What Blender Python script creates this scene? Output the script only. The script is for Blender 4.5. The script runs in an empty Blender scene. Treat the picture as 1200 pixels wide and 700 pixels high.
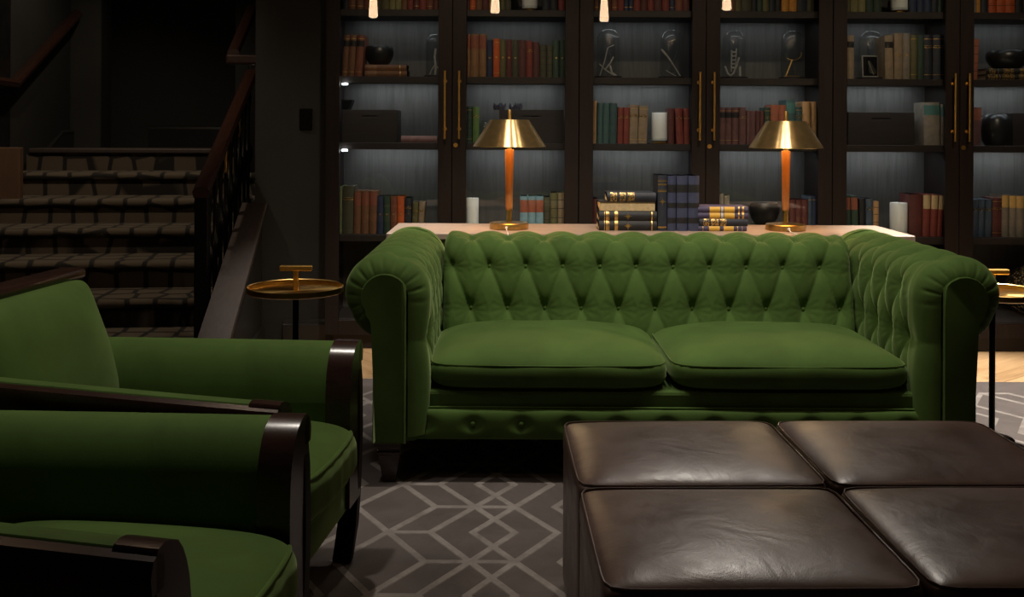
import bpy, bmesh, math, random
import numpy as np
from mathutils import Vector, Matrix
random.seed(7)
C = bpy.context.scene.collection
PI = math.pi
# ------------------------------------------------------------------ camera, world, light
CAM_H, FPX, HOR, ROLL = 1.2, 1200.0, 152.0, math.radians(0.3)
cam = bpy.data.objects.new('camera', bpy.data.cameras.new('camera'))
cam.data.lens = 36.0; cam.data.sensor_width = 36.0; cam.data.sensor_fit = 'HORIZONTAL'
cam.data.shift_y = -(350.0 - HOR) / 1200.0
cam.data.clip_start = 0.05
cam.location = (0, 0, CAM_H); cam.rotation_euler = (PI / 2, -ROLL, 0)
C.objects.link(cam); bpy.context.scene.camera = cam
sc = bpy.context.scene
sc.view_settings.view_transform = 'Standard'; sc.view_settings.look = 'None'
sc.view_settings.gamma = 1.0; sc.view_settings.exposure = 0.0
world = bpy.data.worlds.new('room_ambience'); sc.world = world; world.use_nodes = True
world.node_tree.nodes['Background'].inputs[0].default_value = (0.55, 0.6, 0.7, 1)
world.node_tree.nodes['Background'].inputs[1].default_value = 0.008

def spot(name, loc, target, power, color, angle, blend=0.6, radius=0.04):
    l = bpy.data.lights.new(name, 'SPOT'); l.energy = power; l.color = color
    l.spot_size = math.radians(angle); l.spot_blend = blend; l.shadow_soft_size = radius
    o = bpy.data.objects.new(name, l); C.objects.link(o); o.location = loc
    d = Vector(target) - Vector(loc); o.rotation_euler = d.to_track_quat('-Z', 'Y').to_euler()
    return o
WARM = (1.0, 0.80, 0.58); NEUT = (1.0, 0.92, 0.81)
spot('downlight_over_sofa', (-0.10, 3.38, 2.93), (-0.05, 4.1, 0.7), 76, NEUT, 80, 0.8)
spot('downlight_over_sofa', (0.55, 3.38, 2.93), (0.55, 4.1, 0.7), 76, NEUT, 80, 0.8)
spot('downlight_over_sofa', (1.20, 3.38, 2.93), (1.15, 4.1, 0.7), 76, NEUT, 80, 0.8)
spot('downlight_right_aisle', (2.35, 4.55, 2.93), (2.3, 4.55, 0.0), 850, NEUT, 46, 0.6)
spot('downlight_left_aisle', (-0.75, 4.85, 2.93), (-0.7, 4.85, 0.0), 210, NEUT, 40, 0.8)
spot('downlight_over_chairs', (-0.75, 2.60, 2.93), (-0.75, 2.35, 0.5), 95, NEUT, 62, 0.9)
spot('bookcase_fill', (-0.3, 3.7, 2.93), (-0.2, 5.6, 0.9), 46, WARM, 60, 0.8)  # three added fill spots that wash the book spines from the front
spot('bookcase_fill', (1.0, 3.7, 2.93), (1.0, 5.6, 0.9), 46, WARM, 60, 0.8)
spot('bookcase_fill', (2.2, 3.7, 2.93), (2.3, 5.6, 0.9), 46, WARM, 60, 0.8)
spot('downlight_over_stairs', (-2.4, 5.1, 2.93), (-2.4, 6.3, 0.5), 70, WARM, 85, 0.8)
spot('landing_fill', (-2.55, 6.9, 2.93), (-3.0, 7.4, 1.0), 26, WARM, 110, 0.8)  # added dim fill that lifts the dark stairwell, no known fitting
spot('ottoman_back_fill', (1.05, 4.75, 2.93), (0.8, 2.2, 0.43), 115, NEUT, 34, 0.7)  # added fill from behind the sofa, brightens the leather tops

# ------------------------------------------------------------------ helpers
def at(px, py, D):
    c, s = math.cos(ROLL), math.sin(ROLL)
    u, v = px - 600.0, py - HOR
    u0, v0 = u * c + v * s, -u * s + v * c
    return Vector((u0 * D / FPX, D, CAM_H - v0 * D / FPX))
def tag(o, label=None, cat=None, group=None, kind=None):
    if label: o['label'] = label
    if cat: o['category'] = cat
    if group: o['group'] = group
    if kind: o['kind'] = kind
    return o
def thing(name, label, cat, loc=(0, 0, 0), rz=0.0, group=None, kind=None):
    o = bpy.data.objects.new(name, None); C.objects.link(o)
    o.empty_display_size = 0.05
    o.location = loc; o.rotation_euler = (0, 0, rz)
    return tag(o, label, cat, group, kind)
def link(name, me, mat=None, parent=None, loc=None):
    o = bpy.data.objects.new(name, me)
    if mat is not None and not me.materials: me.materials.append(mat)
    C.objects.link(o)
    if parent is not None: o.parent = parent
    if loc is not None: o.location = loc
    return o
def fin(name, bm, mat, parent=None, loc=None, smooth=None):
    """link a bmesh as one mesh object; smooth = auto-smooth angle in degrees, or None for flat"""
    me = bpy.data.meshes.new(name)
    bmesh.ops.recalc_face_normals(bm, faces=bm.faces)
    if smooth is not None:
        for f in bm.faces: f.smooth = True
        a = math.radians(smooth)
        for e in bm.edges:
            if len(e.link_faces) == 2 and e.calc_face_angle(0) > a: e.smooth = False
    bm.to_mesh(me); bm.free()
    return link(name, me, mat, parent, loc)
def fin_np(name, verts, faces, mat, parent=None, loc=None, smooth=True):
    me = bpy.data.meshes.new(name)
    me.from_pydata([tuple(v) for v in verts], [], [tuple(f) for f in faces])
    if smooth: me.polygons.foreach_set('use_smooth', [True] * len(me.polygons))
    me.update()
    return link(name, me, mat, parent, loc)
def box(bm, x0, x1, y0, y1, z0, z1, bev=0.0, seg=1):
    r = bmesh.ops.create_cube(bm, size=1.0)
    vs = r['verts']
    for v in vs:
        v.co.x = x0 + (v.co.x + .5) * (x1 - x0); v.co.y = y0 + (v.co.y + .5) * (y1 - y0); v.co.z = z0 + (v.co.z + .5) * (z1 - z0)
    if bev > 0:
        es = list({e for v in vs for e in v.link_edges})
        bmesh.ops.bevel(bm, geom=es, offset=bev, segments=seg, affect='EDGES', profile=0.5)
    return bm
def bx(*a, **k): return box(bmesh.new(), *a, **k)
def lathe(bm, prof, n=32, cx=0, cy=0, cz=0):
    rings = []
    for r, z in prof:
        if r < 1e-6: rings.append([bm.verts.new((cx, cy, cz + z))])
        else: rings.append([bm.verts.new((cx + r * math.cos(2 * PI * i / n), cy + r * math.sin(2 * PI * i / n), cz + z)) for i in range(n)])
    for a, b in zip(rings, rings[1:]):
        for i in range(n):
            j = (i + 1) % n
            if len(a) == 1 and len(b) == 1: continue
            if len(a) == 1: bm.faces.new((a[0], b[j], b[i]))
            elif len(b) == 1: bm.faces.new((a[i], a[j], b[0]))
            else: bm.faces.new((a[i], a[j], b[j], b[i]))
    return bm
def tube(bm, pts, r, n=8, caps=True):
    pts = [Vector(p) for p in pts]; rad = r if isinstance(r, (list, tuple)) else [r] * len(pts)
    rings = []; up = None
    for i, p in enumerate(pts):
        t = (pts[min(i + 1, len(pts) - 1)] - pts[max(i - 1, 0)]).normalized()
        if up is None: up = t.orthogonal().normalized()
        up = (up - t * up.dot(t)).normalized() if (up - t * up.dot(t)).length > 1e-5 else t.orthogonal().normalized()
        s = t.cross(up)
        rings.append([bm.verts.new(p + (up * math.cos(2 * PI * k / n) + s * math.sin(2 * PI * k / n)) * rad[i]) for k in range(n)])
    for a, b in zip(rings, rings[1:]):
        for k in range(n): bm.faces.new((a[k], a[(k + 1) % n], b[(k + 1) % n], b[k]))
    if caps: bm.faces.new(rings[0][::-1]); bm.faces.new(rings[-1])
    return bm
def prism(bm, poly, axis, a0, a1):
    """polygon (2-D points) extruded along axis 'x','y' or 'z' from a0 to a1"""
    def P(u, v, a): return {'x': (a, u, v), 'y': (u, a, v), 'z': (u, v, a)}[axis]
    A = [bm.verts.new(P(u, v, a0)) for u, v in poly]; B = [bm.verts.new(P(u, v, a1)) for u, v in poly]
    n = len(poly)
    for i in range(n): bm.faces.new((A[i], A[(i + 1) % n], B[(i + 1) % n], B[i]))
    bm.faces.new(A[::-1]); bm.faces.new(B)
    return bm
def pillow(w, d, h, crown_top=0.0, crown_front=0.0, n=22, pxy=9.0, pz=5.0, seed=0, wr=0.0):
    """soft box centred in x,y with its bottom at z=0: a p-norm rounded cube with a crowned top"""
    verts, faces, idx = [], [], {}
    def add(p):
        k = (round(p[0], 5), round(p[1], 5), round(p[2], 5))
        if k not in idx:
            idx[k] = len(verts); verts.append(p)
        return idx[k]
    g = [math.sin(PI / 2 * (-1 + 2 * i / n)) for i in range(n + 1)]
    for ax in range(3):
        for s in (-1, 1):
            for i in range(n):
                for j in range(n):
                    q = []
                    for a, b in ((i, j), (i + 1, j), (i + 1, j + 1), (i, j + 1)):
                        p = [0, 0, 0]; p[ax] = s; p[(ax + 1) % 3] = g[a]; p[(ax + 2) % 3] = g[b]
                        q.append(add(tuple(p)))
                    faces.append(q if s > 0 else q[::-1])
    V = np.array(verts)
    rxy = (np.abs(V[:, 0]) ** pxy + np.abs(V[:, 1]) ** pxy) ** (1 / pxy)
    nn = (np.maximum(rxy, 1e-6) ** pz + np.abs(V[:, 2]) ** pz) ** (1 / pz)
    rr = np.where(rxy > 1e-6, 1.0, 1.0)
    V = V / nn[:, None]
    e = (np.abs(V[:, 0]) ** pxy + np.abs(V[:, 1]) ** pxy) ** (1 / pxy)
    sc_ = np.where(e > 1, 1 / np.maximum(e, 1e-6), 1.0)
    V[:, 0] *= sc_; V[:, 1] *= sc_
    bulge = (1 - np.abs(V[:, 0]) ** 2.4) * (1 - np.abs(V[:, 1]) ** 2.4)
    X = V[:, 0] * w / 2; Y = V[:, 1] * d / 2; Z = (V[:, 2] + 1) * h / 2
    Z = Z + crown_top * bulge * (V[:, 2] > 0) * np.clip(V[:, 2] * 1.6, 0, 1)
    Y = Y - crown_front * (V[:, 1] < 0) * (-V[:, 1]) * (1 - V[:, 2] ** 2) * (1 - np.abs(V[:, 0]) ** 4)
    if wr > 0:
        rs = np.random.RandomState(seed)
        for _ in range(9):
            kx, ky, ph = rs.uniform(-16, 16), rs.uniform(-16, 16), rs.uniform(0, 6.28)
            Z += wr / 3 * np.sin(kx * X + ky * Y + ph) * (V[:, 2] > 0)
            Y += wr / 14 * np.sin(kx * X * 1.7 + ky * Z + ph) * (V[:, 1] < 0)
    return np.stack([X, Y, Z], 1), faces

# ------------------------------------------------------------------ materials
MATS = {}
class NB:
    def __init__(s, name):
        s.m = bpy.data.materials.new(name); s.m.use_nodes = True; s.t = s.m.node_tree; s.n = s.t.nodes; s.l = s.t.links
        s.b = s.n['Principled BSDF']; s.o = s.n['Material Output']
    def add(s, typ, **k):
        nd = s.n.new(typ)
        for a, v in k.items():
            if isinstance(v, (int, float, str, bool)) and hasattr(nd, a): setattr(nd, a, v)
        return nd
    def coord(s, scale=(1, 1, 1), rot=(0, 0, 0)):
        tc = s.add('ShaderNodeTexCoord'); mp = s.add('ShaderNodeMapping')
        mp.inputs['Scale'].default_value = scale; mp.inputs['Rotation'].default_value = rot
        s.l.new(tc.outputs['Object'], mp.inputs['Vector']); return mp.outputs['Vector']
    def noise(s, vec, scale, detail=4, rough=0.6, dist=0.0):
        nd = s.add('ShaderNodeTexNoise'); nd.inputs['Scale'].default_value = scale; nd.inputs['Detail'].default_value = detail
        nd.inputs['Roughness'].default_value = rough; nd.inputs['Distortion'].default_value = dist
        s.l.new(vec, nd.inputs['Vector']); return nd.outputs['Fac']
    def ramp(s, fac, stops, interp='LINEAR'):
        nd = s.add('ShaderNodeValToRGB'); nd.color_ramp.interpolation = interp
        el = nd.color_ramp.elements
        while len(el) < len(stops): el.new(0.5)
        for e, (p, c) in zip(el, stops): e.position = p; e.color = (*c, 1) if len(c) == 3 else c
        s.l.new(fac, nd.inputs['Fac']); return nd.outputs['Color']
    def bump(s, h, strength, dist=0.01):
        nd = s.add('ShaderNodeBump'); nd.inputs['Strength'].default_value = strength; nd.inputs['Distance'].default_value = dist
        s.l.new(h, nd.inputs['Height']); s.l.new(nd.outputs['Normal'], s.b.inputs['Normal']); return nd
    def set(s, **k):
        for a, v in k.items():
            i = s.b.inputs[a.replace('_', ' ')]
            if hasattr(v, 'is_linked'): s.l.new(v, i)
            else: i.default_value = (*v, 1) if isinstance(v, tuple) and len(v) == 3 else v
        return s
def dk(c, f): return tuple(x * f for x in c)
def simple(name, col, rough=0.6, metal=0.0, var=0.25, scale=8, bump=0.0, bscale=60, **k):
    if name in MATS: return MATS[name]
    b = NB(name); v = b.coord()
    f = b.noise(v, scale)
    b.set(Base_Color=b.ramp(f, [(0.3, dk(col, 1 - var)), (0.7, dk(col, 1 + var))]), Roughness=rough, Metallic=metal, **k)
    if bump: b.bump(b.noise(v, bscale, 6), bump, 0.004)
    MATS[name] = b.m; return b.m
def wood(name, col, rough=0.45, stretch=(14, 14, 1.2), var=0.35, bump=0.12, coat=0.0):
    if name in MATS: return MATS[name]
    b = NB(name); v = b.coord(stretch)
    f = b.noise(v, 3.0, 7, 0.65, 0.6)
    b.set(Base_Color=b.ramp(f, [(0.28, dk(col, 1 - var)), (0.5, col), (0.75, dk(col, 1 + var))]), Roughness=rough, Coat_Weight=coat, Coat_Roughness=0.15)
    b.bump(f, bump, 0.004)
    MATS[name] = b.m; return b.m
def velvet(name, col, tint, sheen=0.55):
    b = NB(name); v = b.coord()
    f = b.noise(v, 5, 5, 0.6, 0.5); f2 = b.noise(v, 420, 2)
    b.set(Base_Color=b.ramp(f, [(0.3, dk(col, 0.8)), (0.7, dk(col, 1.2))]), Roughness=0.8, Sheen_Weight=sheen, Sheen_Roughness=0.4, Sheen_Tint=tint)
    b.b.inputs['Specular IOR Level'].default_value = 0.15
    b.bump(f2, 0.10, 0.002)
    return b.m
M = {}
M['velvet'] = velvet('green_velvet', (0.062, 0.114, 0.024), (0.55, 0.72, 0.32), 0.45)
M['leather'] = None
b = NB('brown_leather'); v = b.coord()
f = b.noise(v, 4, 6, 0.6, 0.4); vo = b.add('ShaderNodeTexVoronoi'); vo.feature = 'DISTANCE_TO_EDGE'; vo.inputs['Scale'].default_value = 260; b.l.new(v, vo.inputs['Vector'])
b.set(Base_Color=b.ramp(f, [(0.3, (0.068, 0.038, 0.032)), (0.55, (0.102, 0.059, 0.049)), (0.8, (0.142, 0.086, 0.070))]))
b.set(Roughness=b.ramp(b.noise(v, 9, 5), [(0.3, (0.30,) * 3), (0.7, (0.46,) * 3)]))
b.b.inputs['Specular IOR Level'].default_value = 0.4
n1 = b.bump(vo.outputs['Distance'], 0.12, 0.002)
n2 = b.add('ShaderNodeBump'); n2.inputs['Strength'].default_value = 0.25; n2.inputs['Distance'].default_value = 0.012
b.l.new(b.noise(v, 7, 4, 0.55, 0.8), n2.inputs['Height']); b.l.new(n2.outputs['Normal'], n1.inputs['Normal'])
M['leather'] = b.m
M['espresso'] = wood('espresso_stained_oak', (0.014, 0.0085, 0.0070), 0.6)
M['backpanel'] = wood('smoked_oak_panel', (0.078, 0.074, 0.068), 0.6, (16, 16, 1.0), 0.35)
M['espresso'].node_tree.nodes['Principled BSDF'].inputs['Specular IOR Level'].default_value = 0.25
M['plinth'] = wood('espresso_oak_rail', (0.017, 0.0108, 0.009), 0.6, (1.2, 14, 14))
M['mahogany'] = wood('polished_mahogany', (0.030, 0.013, 0.009), 0.27, (3, 14, 14), 0.35, 0.03, 0.15)
M['postwood'] = wood('dull_mahogany', (0.014, 0.007, 0.0055), 0.55, (14, 14, 3), 0.3, 0.05)
M['postwood'].node_tree.nodes['Principled BSDF'].inputs['Specular IOR Level'].default_value = 0.15
M['rail'] = wood('polished_handrail_wood', (0.034, 0.0145, 0.010), 0.3, (14, 2, 14), 0.3, 0.04, 0.2)
M['kerb'] = wood('dull_brown_oak', (0.031, 0.0205, 0.0165), 0.6, (18, 1.2, 18), 0.3)
M['console'] = wood('pale_limed_wood', (0.33, 0.25, 0.20), 0.5, (1.2, 16, 16), 0.18)
M['stem'] = wood('amber_teak', (0.42, 0.17, 0.05), 0.35, (20, 20, 1.5), 0.3, 0.05, 0.3)
M['panelwood'] = wood('mid_brown_board', (0.10, 0.055, 0.030), 0.6, (10, 10, 2), 0.25)
M['dark'] = simple('black_paint', (0.004, 0.004, 0.004), 0.5, 0, 0.1)
M['dark'].node_tree.nodes['Principled BSDF'].inputs['Specular IOR Level'].default_value = 0.1
M['wall'] = simple('charcoal_wall_paint', (0.022, 0.023, 0.022), 0.7, 0, 0.12, 3, 0.15, 140)
M['trim'] = simple('charcoal_gloss_trim', (0.024, 0.024, 0.023), 0.28, 0, 0.1)
M['iron'] = simple('black_cast_iron', (0.008, 0.008, 0.008), 0.4, 0.6, 0.2)
M['ceiling'] = simple('dark_ceiling_paint', (0.03, 0.03, 0.03), 0.8, 0, 0.1)
M['damask'] = simple('black_relief_covering', (0.012, 0.012, 0.012), 0.3, 0, 0.3, 14, 1.0, 22)
M['wax'] = simple('white_wax', (0.84, 0.88, 0.90), 0.5, 0, 0.03)
M['paper'] = simple('cream_paper', (0.50, 0.38, 0.20), 0.8, 0, 0.2, 60)
M['oldpaper'] = simple('aged_page_edges', (0.36, 0.29, 0.20), 0.8, 0, 0.2, 60)
M['gilt'] = simple('gilt_print', (0.60, 0.38, 0.12), 0.35, 0.85, 0.2, 90)
b = NB('worn_gilt_print'); v = b.coord()
f = b.noise(v, 150, 3, 0.6)
b.set(Base_Color=b.ramp(f, [(0.47, (0.016, 0.015, 0.016)), (0.53, (0.60, 0.38, 0.12))]), Metallic=b.ramp(f, [(0.47, (0, 0, 0)), (0.53, (.85, .85, .85))]), Roughness=0.4)
M['giltworn'] = b.m
M['ink'] = simple('black_print', (0.012, 0.011, 0.012), 0.6)
M['yellowlabel'] = simple('yellow_spine_panel', (0.72, 0.42, 0.06), 0.55, 0, 0.1)
M['bowl'] = simple('black_glazed_ceramic', (0.010, 0.011, 0.012), 0.32, 0, 0.1)
M['cablewhite'] = simple('white_cord', (0.75, 0.75, 0.72), 0.5)
M['twig'] = simple('pale_dry_stem', (0.42, 0.40, 0.37), 0.7, 0, 0.3, 40)
M['goldstem'] = simple('gold_stem', (0.75, 0.50, 0.16), 0.3, 0.9, 0.1)
M['amethyst'] = simple('dark_crystal', (0.05, 0.045, 0.06), 0.15, 0, 0.4, 30)
M['fern'] = simple('pressed_fern', (0.35, 0.33, 0.26), 0.8)
def brass(name, col, rough, aniso=0.0, tang=None, metal=1.0):
    b = NB(name); v = b.coord()
    b.set(Base_Color=b.ramp(b.noise(v, 30, 4), [(0.3, dk(col, 0.85)), (0.7, dk(col, 1.1))]), Metallic=metal, Roughness=rough)
    if aniso:
        b.b.inputs['Anisotropic'].default_value = aniso
        t = b.add('ShaderNodeTangent'); t.direction_type = 'RADIAL'; t.axis = 'Z'
        b.l.new(t.outputs['Tangent'], b.b.inputs['Tangent'])
        if tang is not None: b.b.inputs['Anisotropic Rotation'].default_value = tang
    return b.m
M['brass'] = brass('aged_brass', (0.62, 0.40, 0.14), 0.28)
M['brassbar'] = brass('satin_brass', (0.80, 0.50, 0.14), 0.38)
M['brassshade'] = brass('spun_brass', (0.80, 0.55, 0.24), 0.33, 0.95, 0.25, 0.93)
M['brasstray'] = brass('brushed_brass_tray', (0.70, 0.44, 0.14), 0.33, 0.8)
M['mesh_metal'] = None
b = NB('hammered_bronze_mesh'); v = b.coord()
vo = b.add('ShaderNodeTexVoronoi'); vo.inputs['Scale'].default_value = 70; b.l.new(v, vo.inputs['Vector'])
b.set(Base_Color=b.ramp(vo.outputs['Distance'], [(0.2, (0.55, 0.44, 0.28)), (0.5, (0.02, 0.016, 0.012))]), Metallic=0.3, Roughness=0.4)
b.bump(vo.outputs['Distance'], 0.6, 0.006); M['mesh_metal'] = b.m
def emit(name, col, s):
    m = bpy.data.materials.new(name); m.use_nodes = True; n = m.node_tree.nodes
    n.remove(n['Principled BSDF']); e = n.new('ShaderNodeEmission'); e.inputs[0].default_value = (*col, 1); e.inputs[1].default_value = s
    m.node_tree.links.new(e.outputs[0], n['Material Output'].inputs[0]); return m
M['bulb'] = emit('lamp_bulb_glow', (1.0, 0.70, 0.38), 200)
M['pendant'] = emit('filament_bulb_glow', (1.0, 0.66, 0.40), 20)
M['puck'] = emit('led_puck_glow', (0.86, 0.94, 1.0), 14)
def glassmat(name, tint=(1, 1, 1), ior=1.45, rough=0.0):
    m = bpy.data.materials.new(name); m.use_nodes = True; n = m.node_tree.nodes; l = m.node_tree.links
    n.remove(n['Principled BSDF']); t = n.new('ShaderNodeBsdfTransparent'); t.inputs[0].default_value = (*tint, 1)
    g = n.new('ShaderNodeBsdfGlossy'); g.inputs['Roughness'].default_value = rough
    # Schlick reflectance, the same from both faces of the pane
    f0 = ((ior - 1) / (ior + 1)) ** 2
    lw = n.new('ShaderNodeLayerWeight'); lw.inputs['Blend'].default_value = 0.5
    pw = n.new('ShaderNodeMath'); pw.operation = 'POWER'; pw.inputs[1].default_value = 5.0; l.new(lw.outputs['Facing'], pw.inputs[0])
    ma = n.new('ShaderNodeMath'); ma.operation = 'MULTIPLY_ADD'; ma.inputs[1].default_value = 1 - f0; ma.inputs[2].default_value = f0; l.new(pw.outputs[0], ma.inputs[0])
    mx = n.new('ShaderNodeMixShader'); l.new(ma.outputs[0], mx.inputs[0]); l.new(t.outputs[0], mx.inputs[1]); l.new(g.outputs[0], mx.inputs[2])
    l.new(mx.outputs[0], n['Material Output'].inputs[0]); return m
M['pane'] = glassmat('clear_door_glass', (0.97, 0.985, 0.98), 1.45)
M['dome'] = glassmat('thin_dome_glass', (0.95, 0.965, 0.965), 1.9, 0.06)
# carpets
b = NB('taupe_rug_pile'); v = b.coord()
b.set(Base_Color=b.ramp(b.noise(v, 3.2, 7, 0.7, 0.6), [(0.3, (0.066, 0.053, 0.049)), (0.7, (0.118, 0.097, 0.090))]), Roughness=0.95)
b.bump(b.noise(v, 300, 3), 0.5, 0.006); M['rug'] = b.m
b = NB('pale_rug_lines'); v = b.coord()
b.set(Base_Color=b.ramp(b.noise(v, 9, 6, 0.7, 0.4), [(0.3, (0.15, 0.13, 0.12)), (0.7, (0.29, 0.26, 0.24))]), Roughness=0.95)
b.bump(b.noise(v, 300, 3), 0.5, 0.006); M['rugline'] = b.m
b = NB('stair_carpet'); v = b.coord((1, 1, 1))
vo = b.add('ShaderNodeTexVoronoi'); vo.feature = 'DISTANCE_TO_EDGE'; vo.inputs['Scale'].default_value = 6.6; vo.inputs['Randomness'].default_value = 0.32
b.l.new(v, vo.inputs['Vector'])
c1 = b.ramp(vo.outputs['Distance'], [(0.0, (0.010, 0.009, 0.008)), (0.07, (0.010, 0.009, 0.008)), (0.11, (0.085, 0.068, 0.048)), (1.0, (0.11, 0.088, 0.062))])
b.set(Base_Color=c1, Roughness=0.95); b.bump(b.noise(v, 260, 3), 0.5, 0.006); M['stair'] = b.m
b = NB('honey_oak_plank')
oi = b.add('ShaderNodeObjectInfo'); v = b.coord((1.4, 16, 16))
ad = b.add('ShaderNodeVectorMath'); ad.operation = 'ADD'; b.l.new(v, ad.inputs[0]); b.l.new(oi.outputs['Random'], ad.inputs[1])
f = b.noise(ad.outputs[0], 3.0, 6, 0.6, 0.4)
mx = b.add('ShaderNodeMath'); mx.operation = 'ADD'; b.l.new(f, mx.inputs[0])
mm = b.add('ShaderNodeMath'); mm.operation = 'MULTIPLY'; mm.inputs[1].default_value = 0.4; b.l.new(oi.outputs['Random'], mm.inputs[0]); b.l.new(mm.outputs[0], mx.inputs[1])
b.set(Base_Color=b.ramp(mx.outputs[0], [(0.3, (0.26, 0.155, 0.075)), (0.6, (0.42, 0.26, 0.13)), (1.0, (0.56, 0.37, 0.20))]), Roughness=0.42)
b.bump(f, 0.1, 0.003); M['oak'] = b.m
M['subfloor'] = simple('oak_floor_beyond', (0.30, 0.19, 0.10), 0.5, 0, 0.2, 12)
def cloth(name, col): return simple('book_cloth_' + name, col, 0.62, 0, 0.22, 26, 0.2, 320)
PAL = {'brown': (0.16, 0.072, 0.036), 'tan brown': (0.24, 0.125, 0.058), 'olive': (0.115, 0.105, 0.045), 'pale olive': (0.22, 0.20, 0.085), 'dark olive': (0.060, 0.058, 0.034),
       'red': (0.20, 0.040, 0.030), 'dark red': (0.105, 0.028, 0.024), 'maroon': (0.095, 0.030, 0.030), 'red brown': (0.18, 0.058, 0.034), 'orange': (0.50, 0.095, 0.022), 'amber': (0.55, 0.24, 0.035),
       'tan': (0.42, 0.25, 0.12), 'beige': (0.27, 0.20, 0.13), 'navy': (0.022, 0.034, 0.080), 'blue black': (0.020, 0.024, 0.036), 'dark green': (0.030, 0.058, 0.040), 'green': (0.11, 0.19, 0.055),
       'teal': (0.050, 0.105, 0.105), 'deep teal': (0.035, 0.075, 0.080), 'slate blue': (0.055, 0.085, 0.130), 'light blue': (0.20, 0.35, 0.44), 'mauve': (0.135, 0.060, 0.060), 'black': (0.014, 0.014, 0.015),
       'grey': (0.23, 0.20, 0.165), 'pale green': (0.14, 0.17, 0.085), 'salmon red': (0.34, 0.105, 0.055), 'grey blue': (0.17, 0.20, 0.22), 'violet': (0.055, 0.045, 0.10), 'rose pink': (0.24, 0.13, 0.13)}
def bookmat(c): return cloth(c.replace(' ', '_'), PAL[c])
# ------------------------------------------------------------------ the setting
def struct(name, bm, mat, parent=None, loc=None, smooth=None):
    o = fin(name, bm, mat, parent, loc, smooth)
    if parent is None: o['kind'] = 'structure'
    return o
floor = struct('floor', bx(-6, 3.5, -1.2, 10.5, -0.12, -0.012), M['subfloor'])
struct('ceiling', bx(-6, 3.5, -1.2, 10.5, 3.0, 3.1), M['ceiling'])
struct('wall_right', bx(3.4, 3.5, -1.2, 10.5, -0.12, 3.0), M['wall'])
struct('wall_back', bx(-1.435, 3.4, 6.02, 6.14, 0, 3.0), M['wall'])
struct('wall_beside_bookcase', bx(-1.435, -1.022, 5.72, 6.02, -0.012, 3.0), M['wall'])
struct('wall_far_left', bx(-6, -5.9, -1.2, 10.5, 0, 3.0), M['wall'])
# herringbone oak planks round the rug, each one a piece of the floor
PW, PL = 0.105, 0.525
bmp = bx(0, PL - 0.002, 0, PW - 0.002, -0.012, 0.0, 0.0015)
plank_me = bpy.data.meshes.new('plank'); bmp.to_mesh(plank_me); bmp.free(); plank_me.materials.append(M['oak'])
def planks(regions):
    c45, s45 = math.cos(math.radians(38)), math.sin(math.radians(38))
    for i in range(-60, 90):
        for j in range(-14, 20):
            ox, oy = i * PW + j * PL, i * PW - j * PL
            for k in range(2):
                if k == 0: lx, ly, r = ox, oy, 0.0
                else: lx, ly, r = ox + PL + PW, oy + PW - PL, PI / 2
                mx_, my_ = (lx + PL / 2, ly + PW / 2) if k == 0 else (lx - PW / 2, ly + PL / 2)
                wx, wy = mx_ * c45 - my_ * s45, mx_ * s45 + my_ * c45 + 4.0
                if any(a < wx < b_ and c < wy < d for a, b_, c, d in regions):
                    o = link('plank', plank_me, None, floor)
                    o.location = (lx * c45 - ly * s45, lx * s45 + ly * c45 + 4.0, 0); o.rotation_euler = (0, 0, r + math.radians(38))
planks([(-1.3, 3.38, 4.5, 5.62)])

# rug with a pale lattice of pattern lines
rug = tag(fin('rug', bx(-3.2, 3.3, 0.6, 4.88, -0.004, 0.010, 0.003), M['rug']), 'taupe rug with a pale geometric line lattice under the sofa and chairs', 'rug')
def rug_lines():
    V, F = [], []
    dx, dy, w, z0, z1 = 0.125, 0.205, 0.0125, 0.009, 0.0125
    x0, y0 = -0.235, 3.02
    def seg(p, q):
        p, q = np.array(p), np.array(q); t = q - p; L = np.linalg.norm(t)
        if L < 1e-6: return
        t = t / L; n = np.array([-t[1], t[0]]) * w
        k = len(V)
        for a in (p - t * w * .5, q + t * w * .5):
            for s in (-1, 1):
                V.append((*(a + s * n), z0)); V.append((*(a + s * n * 0.8), z1 - .00000018 * len(F)))
        # verts: a- low, a- high, a+ low, a+ high, b- low, b- high, b+ low, b+ high
        F.extend([(k + 1, k + 3, k + 7, k + 5), (k, k + 1, k + 5, k + 4), (k + 3, k + 2, k + 6, k + 7), (k, k + 2, k + 3, k + 1), (k + 4, k + 5, k + 7, k + 6)])
    def P(i, j): return (x0 + i * dx, y0 + j * dy)
    inside = lambda p: -3.1 < p[0] < 3.2 and 0.7 < p[1] < 4.8
    def put(a, c):
        if inside(a) and inside(c): seg(a, c)
    for j in range(-12, 9):
        e, n = j & 1, (j + 1) & 1
        for c in range(-6, 7):
            for b_ in (-1, 0, 1): put(P(5 * c + b_ + e, j), P(5 * c + b_ + n, j + 1))       # zigzag strokes leaning one way
            for b_ in (-1, 2, 3): put(P(5 * c + b_ - e, j), P(5 * c + b_ - n, j + 1))       # and their mirror image
            put(P(5 * c - 1 + e, j), P(5 * c + e, j))
            if e: put(P(5 * c + 1, j), P(5 * c + 2, j))
    o = fin_np('pattern_lines', V, F, M['rugline'], rug, smooth=False); o['kind'] = 'stuff'; o['label'] = 'pale raised pattern lines of the rug'
rug_lines()

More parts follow.
